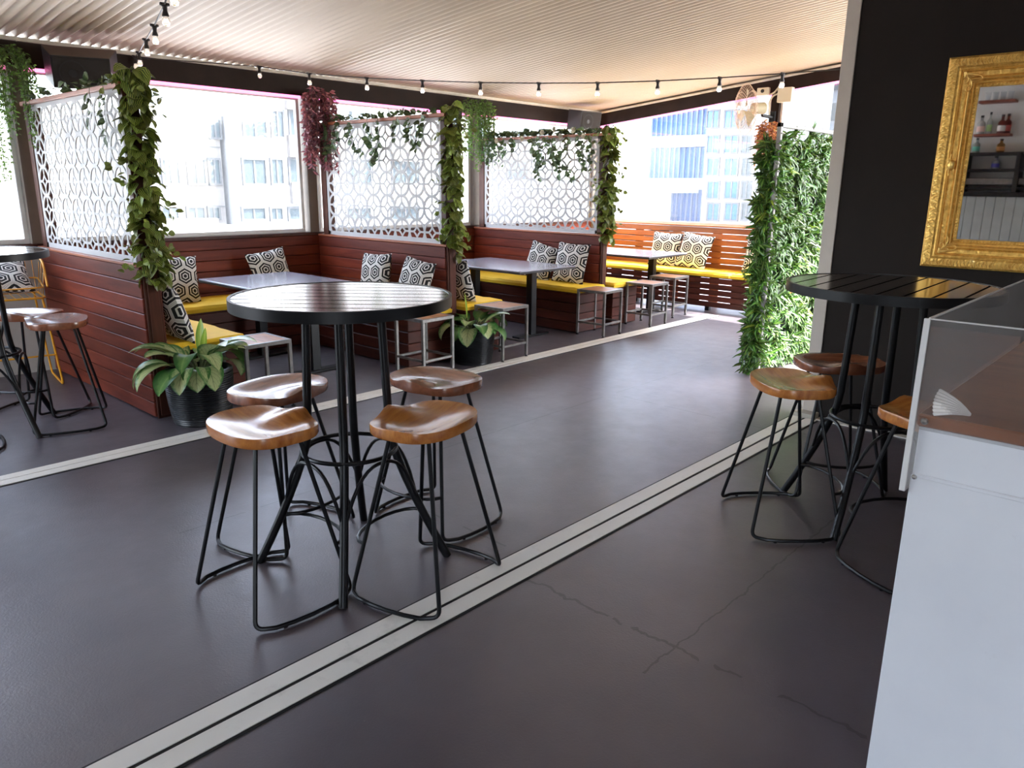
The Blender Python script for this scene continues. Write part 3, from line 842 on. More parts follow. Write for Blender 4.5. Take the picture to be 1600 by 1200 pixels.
# ================================================================= ROUND BAR TABLES
def round_table(label, R=.425, slat_dir=0):
    t = thing('round_bar_table', label, 'table', (0, 0, 0), 0, 'round slatted bar tables')
    zt = 1.13; m = MB(); n = 9; w_ = 2*(R-.012)/n
    for k in range(n):
        y0 = -R+.012+k*w_+.006; y1 = y0+w_-.012
        rr = R-.012
        def xx(y): return math.sqrt(max(0.0004, rr*rr-y*y))
        ys = [y0+(y1-y0)*i/5 for i in range(6)]
        poly = [(xx(y), y) for y in ys]+[(-xx(y), y) for y in reversed(ys)]
        c, s = cos(slat_dir), sin(slat_dir)
        m.prism([(a*c-b*s, a*s+b*c) for a, b in poly], zt-.022, zt)
    obj('tabletop', m, M['slat_top'], t)
    m = MB(); m.lathe([(R-.012, -.040), (R, -.040), (R, .002), (R-.012, .002), (R-.012, -.040)], 64, (0, 0, zt))
    obj('rim', m, M['black_metal'], t, True)
    m = MB(); m.lathe([(.0, -.030), (R-.013, -.030), (R-.013, -.024), (0, -.024)], 48, (0, 0, zt)); m.box(-.17, .17, -.17, .17, zt-.045, zt-.03)
    obj('underframe', m, M['black_metal'], t)
    def legp(q, z):
        zb_ = .56
        if z >= zb_: r = .165-.02*(z-zb_)/.5
        else: k = (zb_-z)/zb_; r = .165+.23*(k**1.25)
        return V(r*cos(q), r*sin(q), z)
    for k in range(4):
        q = k*PI/2; m = MB(); m.tube([legp(q, z) for z in (1.09, .9, .7, .6, .52, .45, .38, .3, .2, .1, .0)], .0175, 12)
        obj('leg', m, M['black_metal'], t, True)
    zr = .50; m = MB(); m.tube([V(.19*cos(2*PI*i/40), .19*sin(2*PI*i/40), zr) for i in range(40)], .009, 8, True)
    obj('foot_ring', m, M['black_metal'], t, True)
    for k in range(4):
        q0, q1 = k*PI/2, (k+1)*PI/2; a, b = legp(q0, .26), legp(q1, .26); mid = V(.2*cos((q0+q1)/2), .2*sin((q0+q1)/2), zr-.012)
        pts = []
        for i in range(17):
            u = i/16; e = 1-abs(2*u-1)**2.6
            base = a*(1-u)+b*u; up = V(mid.x, mid.y, zr-.014)
            hm = min(1, e); pts.append(V(base.x*(1-hm)+(up.x if True else 0)*hm if False else (base.x+(mid.x-(a.x+b.x)/2)*hm), base.y+(mid.y-(a.y+b.y)/2)*hm, .26+(zr-.014-.26)*hm))
        m = MB(); m.tube(pts, .0075, 8); obj('arch_brace', m, M['black_metal'], t, True)
    return t
T1 = round_table('central round bar table with glossy dark slatted top, four stools around it', .425, R_(-95))
T1.location = (1.715, 2.485, 0); T1.rotation_euler = (0, 0, R_(48))
T2 = round_table('round bar table with dark slatted top beside the black wall on the right', .455, 0)
T2.location = (3.72, 1.08, 0); T2.rotation_euler = (0, 0, R_(2))
dup(T1, (1.165, 5.56, 0), R_(20), 'round bar table cut off by the left picture edge, in front of the yellow chair')

# ================================================================= RECTANGULAR BOOTH TABLES
def booth_table(label, L=1.3, W=.88):
    t = thing('booth_table', label, 'table', (0, 0, 0), 0, 'rectangular booth tables')
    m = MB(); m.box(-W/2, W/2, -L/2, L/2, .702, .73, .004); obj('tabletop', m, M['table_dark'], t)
    m = MB(); m.box(-W/2-.003, W/2+.003, -L/2-.003, L/2+.003, .699, .722, .003); obj('edging', m, M['table_edge'], t)
    for s in (-1, 1):
        m = MB(); m.box(-.04, .04, s*.42-.04, s*.42+.04, .02, .70, .004); l = obj('leg', m, M['black_metal'], t)
        b = MB(); b.box(-.24, .24, s*.42-.05, s*.42+.05, 0, .022, .004); obj('foot_plate', b, M['black_metal'], l)
    return t
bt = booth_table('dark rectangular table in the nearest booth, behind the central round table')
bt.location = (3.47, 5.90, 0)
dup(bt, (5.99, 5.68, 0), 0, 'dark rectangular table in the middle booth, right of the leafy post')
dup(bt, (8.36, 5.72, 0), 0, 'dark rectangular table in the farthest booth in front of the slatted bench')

# ================================================================= SMALL STEEL STOOLS
def steel_stool(label):
    t = thing('steel_stool', label, 'stool', (0, 0, 0), 0, 'small square steel stools'); a = .165; q = .0125; H = .49
    m = MB(); m.box(-a+.01, a-.01, -a+.01, a-.01, H-.016, H-.002, .002); obj('seat', m, M['small_seat'], t)
    m = MB()
    for s in (-1, 1): m.box(-a-q, a+q, s*a-q, s*a+q, H-.027, H, .002); m.box(s*a-q, s*a+q, -a+q, a-q, H-.027, H, .002)
    obj('seat_frame', m, M['steel'], t)
    for x in (-1, 1):
        for y in (-1, 1):
            m = MB(); m.box(x*a-q, x*a+q, y*a-q, y*a+q, .02, H-.027, .002); l = obj('leg', m, M['steel'], t)
            b = MB(); b.lathe([(0, 0), (.016, 0), (.016, .008), (.007, .012), (.007, .02), (0, .02)], 10, (x*a, y*a, 0)); obj('levelling_foot', b, M['black_metal'], l)
    m = MB()
    for s in (-1, 1): m.box(-a+q, a-q, s*a-q*.8, s*a+q*.8, .13, .15, .002); m.box(s*a-q*.8, s*a+q*.8, -a+q, a-q, .13, .15, .002)
    obj('stretcher', m, M['steel'], t)
    return t
ss = steel_stool('small square steel stool with wood top behind the nearest potted plant')
ss.location = (2.62, 4.87, 0)
for x, y, rz, lb in ((4.13, 4.82, .03, 'small square steel stool left of the farther potted plant'),
                     (5.02, 4.77, .03, 'small square steel stool just right of the farther potted plant'),
                     (6.59, 4.81, .06, 'small square steel stool at the end of the middle booth, below the leaning pillows'),
                     (7.49, 4.80, .02, 'small square steel stool right of the farthest partition post, middle of the far three'),
                     (8.24, 4.97, .05, 'small square steel stool nearest to the far slatted bench')):
    dup(ss, (x, y, 0), rz, lb)

# ================================================================= LEAVES
def leaf(m, base, d, nrm, L, W, bend=.3, segs=4, shape='oval', fold=.12, mi=0):
    d = d.normalized(); side = d.cross(nrm)
    if side.length < 1e-4: side = d.orthogonal()
    side.normalize(); up = side.cross(d).normalized()
    vs, uv = [], []
    p = Vector(base); dd = d.copy()
    for i in range(segs+1):
        t = i/segs
        if shape == 'oval': w_ = math.sin(PI*min(1, t*.94+.06))**.75
        elif shape == 'heart': w_ = (math.sin(PI*min(1, t**.62))**.7 if t > 0 else .35)
        else: w_ = (1-t)**.6*min(1, .35+t*3)
        if i == segs: w_ = .02
        h = W/2*w_
        vs += [p-side*h+up*h*fold*2, p, p+side*h+up*h*fold*2]
        uv += [(0, t), (.5, t), (1, t)]
        a = -bend/segs
        dd = (dd*cos(a)+up*sin(a)).normalized(); up = side.cross(dd).normalized()
        p = p+dd*(L/segs)
    fs = []
    for i in range(segs):
        a = i*3; fs += [(a, a+1, a+4, a+3), (a+1, a+2, a+5, a+4)]
    m.add(vs, fs, uv, m=mi)
def rdir(zlo=-1, zhi=1):
    z = rnd(zlo, zhi); q = rnd(0, 2*PI); r = math.sqrt(max(0, 1-z*z)); return V(r*cos(q), r*sin(q), z)

# leafy garlands wound round the three partition end posts
def vine_post(label, x, y, z0, z1, n, seed):
    random.seed(seed); t = thing('leafy_post_vine', label, 'vine', (x, y, z0), 0, 'striped leaf vines on the partition posts')
    m = MB()
    pts = [V(.06*cos(k*.9), .05*sin(k*.9), (z1-z0)*k/26) for k in range(27)]
    m.tube(pts, .006, 5); obj('stem', m, M['stem'], t)
    m = MB()
    for k in range(n):
        z = rnd(.0, z1-z0); q = rnd(0, 2*PI); o = V(cos(q), sin(q), 0)
        b = V(.04*cos(q), .04*sin(q), z)
        d = (o*rnd(.35, .9)+V(-o.y, o.x, 0)*rnd(-.6, .6)+V(0, 0, rnd(-.9, .3))).normalized()
        L = rnd(.07, .12)
        leaf(m, b, d, V(0, 0, 1)+o*rnd(.2, 1.2)+rdir()*.4, L, L*rnd(.75, .98), rnd(.3, 1.2), 4, 'heart', .15)
    for k in range(int(n*.12)):
        z = rnd(.1, z1-z0); q = rnd(0, 2*PI); b = V(.07*cos(q), .07*sin(q), z); o = V(cos(q), sin(q), 0)
        for j in range(3):
            b = b+o*.035+V(0, 0, -.02); leaf(m, b, rdir(-.8, .2), rdir(0, 1), .05, .042, .3, 3, 'oval')
    obj('foliage', m, M['leaf_stripe'], t)
    return t
vine_post('striped green leaf vine wound down the nearest partition post', 2.05, 5.07, .93, 2.22, 300, 1)
vine_post('striped green leaf vine wound down the middle partition post', 4.70, 5.07, .93, 2.22, 270, 2)
vine_post('striped green leaf vine wound down the farthest partition post', 7.00, 5.06, .98, 2.18, 260, 3)

def hang(label, name, x, y, z, drop, n, mat, col_r, leafL, seed, spread=.16, back=None, cat='hanging plant', stemlen=1.0):
    random.seed(seed); t = thing(name, label, cat, (x, y, z)); m = MB(); s = MB()
    for k in range(n):
        q = rnd(0, 2*PI); r0 = rnd(0, col_r); p = V(r0*cos(q), r0*sin(q)*.6, rnd(-.04, .04))
        if p.y > .05: p.y = .05
        v = V(cos(q)*rnd(.2, 1), sin(q)*rnd(.2, .7)-.15, rnd(.1, .6)); L = drop*rnd(.3, 1)*stemlen; st = int(max(5, L/.045)); pts = [p.copy()]
        for i in range(st):
            v = (v+V(0, 0, -.55)).normalized(); 
            k_ = max(.15, 1-i/6)
            vv = V(v.x*k_*spread*6, v.y*k_*spread*6, v.z); vv.normalize()
            p = p+vv*(L/st); 
            if p.y > .06: p.y = .06
            pts.append(p.copy())
            for j in range(3):
                leaf(m, p+rdir()*.006, (rdir(-.9, .5)+vv*.4), rdir(0, 1), leafL*rnd(.7, 1.2), leafL*rnd(.35, .55), .3, 2, 'oval')
        s.tube(pts, .0016, 3, cap=False)
    obj('stem', s, M['stem'], t); obj('foliage', m, mat, t); return t
hang('bushy green hanging fern at the window post in the top left corner', 'hanging_fern', 1.86, 6.96, 2.50, .75, 90, M['leaf_fern'], .13, .032, 11, .2)
hang('small green trailing fern hanging at the far left over the left window', 'trailing_fern', 1.60, 6.90, 2.30, .85, 26, M['leaf_fern'], .10, .028, 12, .25)
hang('burgundy leaved plant hanging on the window post left of the middle screen', 'hanging_burgundy_vine', 4.60, 6.96, 2.44, .82, 60, M['leaf_red'], .11, .06, 13, .12)
hang('bright green fern hanging from the beam between middle and farthest screens', 'hanging_fern', 6.85, 6.94, 2.52, .78, 90, M['leaf_fern'], .17, .035, 14, .13)
hang('small green vine hanging at the left edge of the farthest screen', 'trailing_vine', 6.93, 6.80, 2.10, .36, 22, M['leaf_green'], .08, .035, 15, .15)
hang('autumn red leaved plant hanging on the far wall post under the fan', 'hanging_autumn_vine', 9.33, 4.36, 2.30, .62, 40, M['leaf_autumn'], .12, .055, 16, .15)

def garland(label, x, y0, y1, z, n, seed, drops, mat='leaf_ivy', roses=()):
    random.seed(seed); t = thing('ivy_garland', label, 'garland', (x, (y0+y1)/2, z), 0, 'garlands on the screen top rails'); m = MB(); s = MB()
    L = y1-y0; pts = []
    for k in range(41):
        u = k/40-.5; pts.append(V(.02*sin(k*.8), u*L, .012+.012*abs(sin(k*.5))))
    s.tube(pts, .003, 4)
    for k in range(n):
        u = rnd(-.5, .5); b = V(rnd(-.06, .05), u*L, rnd(.005, .05)); q = rnd(.045, .08)
        leaf(m, b, (rdir(-.3, .7)+V(-.2, 0, .1)), rdir(.1, 1), q, q*.85, .4, 3, 'heart')
    for (u, d) in drops:
        p = V(-.075, (u-.5)*L, .0); v = V(-.02, rnd(-.2, .2), -1); st = max(3, int(d/.035)); pp = [p+V(.04, 0, .015), p.copy()]
        for i in range(st):
            v.y += rnd(-.25, .25); v.normalize(); p = p+v*(d/st); p.x = max(-.10, min(-.045, p.x+rnd(-.01, .01))); pp.append(p.copy())
            for j in range(2):
                q = rnd(.045, .075); leaf(m, p+V(-.01, rnd(-.02, .02), 0), V(rnd(-.5, -.1), rnd(-1, 1), rnd(-.8, .3)), V(-1, 0, rnd(0, 1)), q, q*.85, .3, 3, 'heart')
        s.tube(pp, .0022, 4)
    obj('stem', s, M['stem'], t); obj('foliage', m, M[mat], t)
    for (u, dz) in roses:
        r = MB(); c = V(-.085, (u-.5)*L, dz)
        for k in range(26):
            q = k*2.4; rr = .004+.034*(k/26); a = .2+1.1*k/26
            d = V(-cos(a), sin(a)*cos(q), sin(a)*sin(q)); leaf(r, c+V(0, cos(q), sin(q))*rr*.4, d+V(0, cos(q), sin(q))*.3, V(-1, 0, 0)+V(0, -cos(q), -sin(q)), .028, .034, -.5, 2, 'oval')
        obj('rose', r, M['petal'], t)
garland('sparse ivy garland along the top rail of the nearest screen', 2.03, 5.15, 6.95, 2.135, 46, 21, ((.08, .35), (.2, .2)))
garland('dark ivy garland along the top rail of the middle screen', 4.68, 5.15, 6.95, 2.145, 60, 22, ((.93, .35), (.8, .28), (.7, .4), (.55, .42), (.46, .42), (.3, .2), (.2, .25), (.12, .3)))
garland('full ivy garland with white roses along the top rail of the farthest screen', 6.99, 5.12, 6.92, 2.105, 230, 23, ((.9, .3), (.8, .2), (.7, .15), (.55, .5), (.48, .35), (.42, .62), (.36, .45), (.25, .25), (.16, .42), (.08, .3)), 'leaf_ivy', ((.35, .06), (.3, -.02), (.45, .03), (.2, .04), (.85, -.04), (.12, -.03), (.62, -.03)))

# potted plants
def potted(label, x, y, seed, leaves, R=.17, H=.31, rot=0):
    random.seed(seed); t = thing('potted_plant', label, 'potted plant', (x, y, 0), rot, 'potted plants in black planters')
    m = MB(); prof = [(0, 0), (R*.84, 0)]; nr = 24
    for k in range(nr+1):
        u = k/nr; r = R*(.84+.16*math.sin(u*PI*.55)**.8); prof += [(r, .005+u*(H-.01)), (r+.006, .005+(u+.35/nr)*(H-.01)), (r+.006, .005+(u+.7/nr)*(H-.01))] if k < nr else [(r, H)]
    prof += [(R*.9, H), (R*.88, H-.04), (0, H-.04)]
    m.lathe(prof, 36); obj('planter', m, M['pot'], t, True)
    m = MB(); m.lathe([(R*.88, H-.038), (0, H-.03)], 24); obj('soil', m, M['soil'], t)
    for k, (az, el, L, W, bend, kind) in enumerate(leaves):
        az = R_(az); o = V(cos(az), sin(az), 0); b = o*rnd(.02, .05)+V(0, 0, H-.04)
        el = R_(el); d = o*cos(el)+V(0, 0, sin(el)); st = L*.55
        tip = b+d*st; s = MB(); mid = b+V(0, 0, st*.5)+o*st*.15
        s.tube(bez(b, mid, tip, 6), .0055, 6); sp = obj('leaf_stalk', s, M['stem'], t)
        m = MB(); leaf(m, tip-d*.01, d, V(0, 0, 1) if abs(d.z) < .93 else -o, L, W, bend, 9, 'oval', .14)
        # ruffle
        obj('leaf', m, M['leaf_pale' if kind == 0 else ('leaf_green' if kind == 1 else 'leaf_lime')], sp, True)
lv = []
random.seed(5)
for k in range(22):
    lv.append((k*137.5 % 360, rnd(20, 62), rnd(.22, .31), rnd(.13, .18), rnd(1.0, 2.0), 0 if k % 4 else 1))
lv += [(40, 80, .24, .06, .1, 2), (-80, 80, .22, .05, .1, 2), (200, 45, .3, .16, .9, 0), (150, 48, .3, .16, 1.2, 0), (-60, 50, .28, .17, .9, 0), (260, 30, .26, .16, 1.9, 0), (225, 30, .26, .14, 2.0, 0)]
potted('variegated plant in black ribbed planter at the foot of the nearest partition', 2.18, 4.84, 31, lv, .21, .36)
lv2 = []
for k in range(15): lv2.append((k*137.5 % 360, rnd(15, 60), rnd(.18, .25), rnd(.12, .17), rnd(1.4, 2.2), 1 if k % 3 else 0))
lv2 += [(250, 38, .24, .17, 1.9, 0), (215, 26, .24, .17, 2.1, 0), (-50, 52, .22, .15, .8, 0), (120, 85, .24, .05, .0, 2), (290, 52, .26, .11, 1.0, 0)]
potted('variegated plant in black planter at the foot of the middle partition, between two steel stools', 4.68, 4.80, 32, lv2, .19, .31)

# hedge panel (artificial green wall) on the right
random.seed(41)
t = thing('hedge_panel', 'tall artificial leafy hedge panel with steel corner post beside the pale jamb', 'hedge', (6.06, 2.74, 0))
m = MB(); m.box(.06, 1.9, .05, .12, .03, 1.90); obj('backing', m, M['hedge_back'], t)
m = MB()
m.box(-.02, .015, -.02, .015, 0, 2.05, .003); m.box(-.02, 1.92, -.02, .015, 2.015, 2.05, .003)
for k in range(34): m.box(-.008, .002, -.03, -.015, .05+k*.058, .06+k*.058)
obj('frame', m, M['steel'], t)
m = MB(); m2 = MB()
def clump(c, o, mm):
    n = random.randint(6, 9); L = rnd(.07, .15)
    for k in range(n):
        d = (o*rnd(.3, 1)+rdir()*.9).normalized()
        if d.dot(o) < -.1: d = -d
        leaf(mm, c, d, o+V(0, 0, .6), L*rnd(.7, 1.2), L*rnd(.2, .34), rnd(.2, 1.4), 3, 'blade')
for k in range(1250):
    x, z = rnd(.02, 1.9), rnd(.03, 2.0)
    clump(V(x, .05-rnd(0, .05), z), V(0, -1, rnd(-.2, .3)).normalized(), m2 if random.random() < .06 else m)
for k in range(260):
    y, z = rnd(.0, .12), rnd(.02, 1.93)
    clump(V(.04-rnd(0, .06), y, z), V(-1, rnd(-.3, .3), rnd(-.2, .3)).normalized(), m2 if random.random() < .06 else m)
obj('foliage', m, M['leaf_hedge'], t); obj('lime_leaves', m2, M['leaf_lime'], t)
m = MB()
for k in range(7): leaf(m, V(.42, -.06, .72)+rdir()*.02, rdir(), rdir(), .06, .025, .4, 3)
obj('red_leaf', m, M['leaf_autumn'], t)

# ================================================================= STRING LIGHTS
def festoon(label, pts, sag=.0, skip=()):
    t = thing('string_lights', label, 'string lights', pts[0], 0, 'festoon string lights')
    P0 = Vector(pts[0]); m = MB(); loc = [Vector(p)-P0 for p in pts]; cable = []
    for i in range(len(loc)-1):
        for k in range(6):
            u = k/6; p = loc[i]*(1-u)+loc[i+1]*u; p.z -= .012*4*u*(1-u)*0; cable.append(p)
    cable.append(loc[-1]); m.tube(cable, .0045, 6); obj('cable', m, M['cord'], t)
    for i, p in enumerate(loc):
        if i in skip: continue
        s = MB(); s.lathe([(0, .008), (.016, .006), (.02, -.004), (.013, -.012), (.011, -.03), (.017, -.05), (.0165, -.058), (0, -.058)], 12, p); s.box(p.x-.024, p.x+.024, p.y-.008, p.y+.008, p.z-.006, p.z+.008, .002)
        so_ = obj('lamp_socket', s, M['cord'], t, True)
        b = MB(); b.lathe([(.012, -.058), (.016, -.066), (.0205, -.078), (.0205, -.088), (.015, -.100), (0.0005, -.105)], 14, p)
        obj('bulb', b, M['bulb'], so_, True)
# strand across the view, from the street beam to behind the jamb
A_ = on_y(405, 100, 7.02); B_ = V(6.03, 2.16, 0)
def on_plane(u, v):
    d = ray(u, v); n = V(-(B_.y-A_.y), (B_.x-A_.x), 0); k = (A_.x*n.x+A_.y*n.y)/(d.x*n.x+d.y*n.y); return V(0, 0, CH)+d*k
px = ((405, 104), (483, 115), (573, 122), (660, 126), (751, 129), (842, 130), (934, 129.5), (1028, 126.5), (1125, 121.5), (1223, 115), (1312, 108))
festoon('long festoon string of bulbs crossing the room below the roof', [on_plane(u, v) for u, v in px], skip=(10,))
def at_depth(u, v, d): r = ray(u, v); return V(0, 0, CH)+r*d
px = ((204, 88, 6.6), (211, 88, 6.45), (217, 82, 6.1), (228, 62, 5.2), (241, 40, 4.5), (257, 7, 3.9), (270, -30, 3.4))
festoon('short festoon string rising toward the viewer at the top left', [at_depth(*p) for p in px], skip=())
m = MB(); a = on_y(215, 90, 7.0); m.tube([a, on_y(405, 104, 7.02)], .004, 5); o = obj('cable_link', m, M['cord']); tag(o, 'dark cable running along the beam between the two bulb strings', 'cable')

# ================================================================= SPEAKERS
def speaker(label, loc, rot, w_=.52, h=.24, d=.26):
    t = thing('wall_speaker', label, 'speaker', loc, 0, 'black speakers under the roof'); t.rotation_euler = rot
    m = MB(); poly = [(-w_/2, 0), (w_/2, 0), (w_/2-.06, -d), (-w_/2+.06, -d)]
    m.prism(poly, -h/2, h/2); obj('cabinet', m, M['speaker'], t)
    m = MB(); m.prism([(x*.99, y*.99-.001) for x, y in poly], h/2, h/2+.004); obj('top_panel', m, M['speaker_top'], t)
    m = MB(); m.box(-w_/2+.07, w_/2-.07, -d-.006, -d, -h/2+.01, h/2-.01, .003); g = obj('grille', m, M['speaker_grille'], t)
    m = MB(); N = 28
    for (r0, r1, y) in ((.085, .095, -d-.012), (.0, .03, -d-.014)):
        vs = [(r*cos(2*PI*k/N)-.06, y, r*sin(2*PI*k/N)) for r in (r0, r1) for k in range(N)]
        m.add(vs, [(k, (k+1) % N, N+(k+1) % N, N+k) for k in range(N)])
    obj('driver_ring', m, M['speaker'], g)
    m = MB(); m.box(-.03, .03, 0, .06, -.04, .04, .004); obj('bracket', m, M['black_metal'], t)
speaker('black wedge speaker above the nearest screen at the top left', (2.42, 6.93, 2.45), (R_(22), 0, R_(-20)))
speaker('dark grey speaker on the beam at the far corner above the farthest screen', (8.88, 6.93, 2.44), (R_(8), 0, R_(-8)), .5, .26, .2)

# ================================================================= FAN
fp = on_x(1165, 171, 9.12)
fd = (-_R*.93-_U*.10+(-_F)*.10).normalized()
fu = (_U*.93-_R*.33); fu = (fu-fd*fu.dot(fd)).normalized(); fs_ = fd.cross(fu)
t = thing('wall_fan', 'cream wall fan with wire cage mounted on the far post', 'fan', fp)
FM = Matrix((( fs_.x, fu.x, fd.x), (fs_.y, fu.y, fd.y), (fs_.z, fu.z, fd.z))).to_4x4()
m = MB(); Rf = .295
for k in range(40):
    q = 2*PI*k/40; pts = []
    for (r, z) in ((.05, .085), (.15, .075), (.24, .045), (Rf, 0), (.24, -.05), (.15, -.075), (.05, -.08)):
        pts.append(FM @ V(r*cos(q+z), r*sin(q+z), z))
    m.tube(pts, .0024, 4, cap=False)
for (r, z) in ((Rf, 0), (.2, .062), (.1, .082), (.05, .085), (.2, -.065), (.1, -.08)):
    m.tube([FM @ V(r*cos(2*PI*k/36), r*sin(2*PI*k/36), z) for k in range(36)], .004 if r == Rf else .0025, 5, True)
obj('wire_cage', m, M['fan_wire'], t)
m = MB()
for b in range(3):
    q0 = b*2*PI/3
    vs = []; N = 8
    for i in range(N+1):
        r = .04+.2*i/N
        for (dq, dz) in ((-.34, -.02), (.34, .02)): vs.append(FM @ V(r*cos(q0+dq*(1-.1*i/N)), r*sin(q0+dq), dz))
    for i in range(N+1):
        r = .04+.2*i/N
        for (dq, dz) in ((-.34, -.023), (.34, .017)): vs.append(FM @ V(r*cos(q0+dq*(1-.1*i/N)), r*sin(q0+dq), dz))
    k = 2*(N+1)
    m.add(vs, [(2*i, 2*i+1, 2*i+3, 2*i+2) for i in range(N)]+[(k+2*i+2, k+2*i+3, k+2*i+1, k+2*i) for i in range(N)]+[(2*i, 2*i+2, k+2*i+2, k+2*i) for i in range(N)]+[(2*i+3, 2*i+1, k+2*i+1, k+2*i+3) for i in range(N)])
obj('blade', m, M['fan_cream'], t)
m = MB(); m.lathe([(0, -.26), (.05, -.26), (.068, -.24), (.07, -.1), (.05, -.08), (0, -.08)], 20); m.xf(FM); obj('motor_housing', m, M['fan_cream'], t, True)
m = MB(); e = FM @ V(0, 0, -.2); tgt = V(9.5, 4.40, 2.45)-fp; m.tube([e, e+V(.05, 0, -.08), tgt+V(-.02, 0, -.05)], .02, 8); m.box(tgt.x-.03, tgt.x, tgt.y-.04, tgt.y+.04, tgt.z-.11, tgt.z+.02, .004); obj('mounting_arm', m, M['black_metal'], t)
q = on_x(1192, 143, 9.44); m = MB(); m.box(q.x-.01, q.x+.05, q.y-.075, q.y+.075, q.z-.045, q.z+.045, .006); o = obj('junction_box', m, M['box_cream']); tag(o, 'cream electrical box behind the fan motor on the far beam', 'junction box')
hq = MB(); hq.lathe([(0, 0), (.022, 0), (.022, .006), (0, .006)], 14); hq.xf(Matrix.Translation((q.x-.011, q.y, q.z+.005)) @ Matrix.Rotation(-PI/2, 4, 'Y')); obj('knockout', hq, M['black_gap'], o)
q2 = on_x(1226, 148, 9.44); m = MB(); m.box(q2.x-.01, q2.x+.07, q2.y-.09, q2.y+.09, q2.z-.085, q2.z+.085, .006); o = obj('junction_box', m, M['box_cream']); tag(o, 'larger square cream box on the far beam right of the fan', 'junction box')
m = MB()
for pp in ([(1175, 142), (1180, 143), (1183, 150)], [(1203, 148), (1210, 145), (1218, 135), (1222, 131)], [(1217, 146), (1207, 150), (1202, 160), (1202, 185)]):
    pts = [on_x(u, v, 9.455) for u, v in pp]; m.tube(round_path(pts, .06), .011, 7)
o = obj('conduit', m, M['box_cream']); tag(o, 'cream conduit pipes curving between the boxes on the far beam', 'conduit')

# ================================================================= MIRROR
my1, mz0, mz1 = 1.352, 1.098, 2.286; my0 = my1-.98
t = thing('wall_mirror', 'large mirror in an ornate gold frame on the black wall', 'mirror', (WX, my1, mz0))
prof = [(0, 0), (0, .045), (.012, .056), (.052, .058), (.062, .050), (.072, .052), (.085, .034), (.108, .030), (.118, .042), (.128, .044), (.136, .030), (.146, .030), (.152, .020), (.166, .016), (.170, .006)]
Wm, Hm = my1-my0, mz1-mz0
m = MB(); vs = []
for (a, h) in prof:
    vs += [(-h, -a, a), (-h, -Wm+a, a), (-h, -Wm+a, Hm-a), (-h, -a, Hm-a)]
fs = []
for i in range(len(prof)-1):
    for k in range(4): fs.append((i*4+k, (i+1)*4+k, (i+1)*4+(k+1) % 4, i*4+(k+1) % 4))
m.add(vs, fs); obj('frame', m, M['gold'], t)
m = MB()
for (a, h, r) in ((.078, .044, .004), (.123, .045, .006), (.142, .031, .0035)):
    m.tube([(-h, -a, a), (-h, -Wm+a, a), (-h, -Wm+a, Hm-a), (-h, -a, Hm-a)], r, 6, True)
obj('moulding', m, M['gold_smooth'], t)
# beaded inner edge
m = MB()
def bead(c, r):
    for k in range(1): m.lathe([(0, -r), (r*.8, -r*.5), (r, 0), (r*.8, r*.5), (0, r)], 6, c)
a = .158; st = .017
k = 0
while a+k*st < Wm-a: bead((-.021, -a-k*st, a), .006); bead((-.021, -a-k*st, Hm-a), .006); k += 1
k = 0
while a+k*st < Hm-a: bead((-.021, -a, a+k*st), .006); bead((-.021, -Wm+a, a+k*st), .006); k += 1
obj('bead_edge', m, M['gold_smooth'], t)
# scroll ornaments
m = MB()
def scroll(cy, cz, sy, sz, size):
    for s in (1, -1):
        pts = []
        for i in range(22):
            q = i/21*3.6*PI; r = size*(.12+.55*i/21)
            yy, zz = r*cos(q), r*sin(q)
            pts.append((-.05, cy+sy*(yy+i/21*size*1.3)*(1 if s > 0 else .5), cz+sz*(zz*.6+i/21*size*1.3)*(.5 if s > 0 else 1)))
        m.tube(pts, [.005-.0025*i/21 for i in range(22)], 6)
for (cy, cz, sy, sz) in ((-.085, .085, -1, 1), (-Wm+.085, .085, 1, 1), (-.085, Hm-.085, -1, -1), (-Wm+.085, Hm-.085, 1, -1)):
    scroll(cy, cz, sy, sz, .05); scroll(cy, cz, sy, sz, .085)
for cz in (Hm/2,):
    for cy in (-.09, -Wm+.09):
        for s in (1, -1): scroll(cy, cz, .3, s, .05)
        m.lathe([(0, -.03), (.02, -.02), (.026, 0), (.02, .02), (0, .03)], 10, (-.04, cy, cz))
for k in range(60):      # carved leafwork band on the outer flat
    z = .03+k*(Hm-.06)/59
    for cy in (-.032, -Wm+.032):
        q = 1 if k % 2 else -1; m.tube([(-.057, cy-.02*q, z-.012), (-.062, cy, z), (-.057, cy+.018*q, z-.004)], .0028, 4)
for k in range(50):
    y = .03+k*(Wm-.06)/49
    for cz in (.032, Hm-.032):
        q = 1 if k % 2 else -1; m.tube([(-.057, -y-.012, cz-.02*q), (-.062, -y, cz), (-.057, -y-.004, cz+.018*q)], .0028, 4)
obj('carved_ornament', m, M['gold_smooth'], t, True)
m = MB(); m.box(-.008, -.002, -Wm+.165, -.165, .165, Hm-.165); obj('mirror_glass', m, M['mirror'], t)

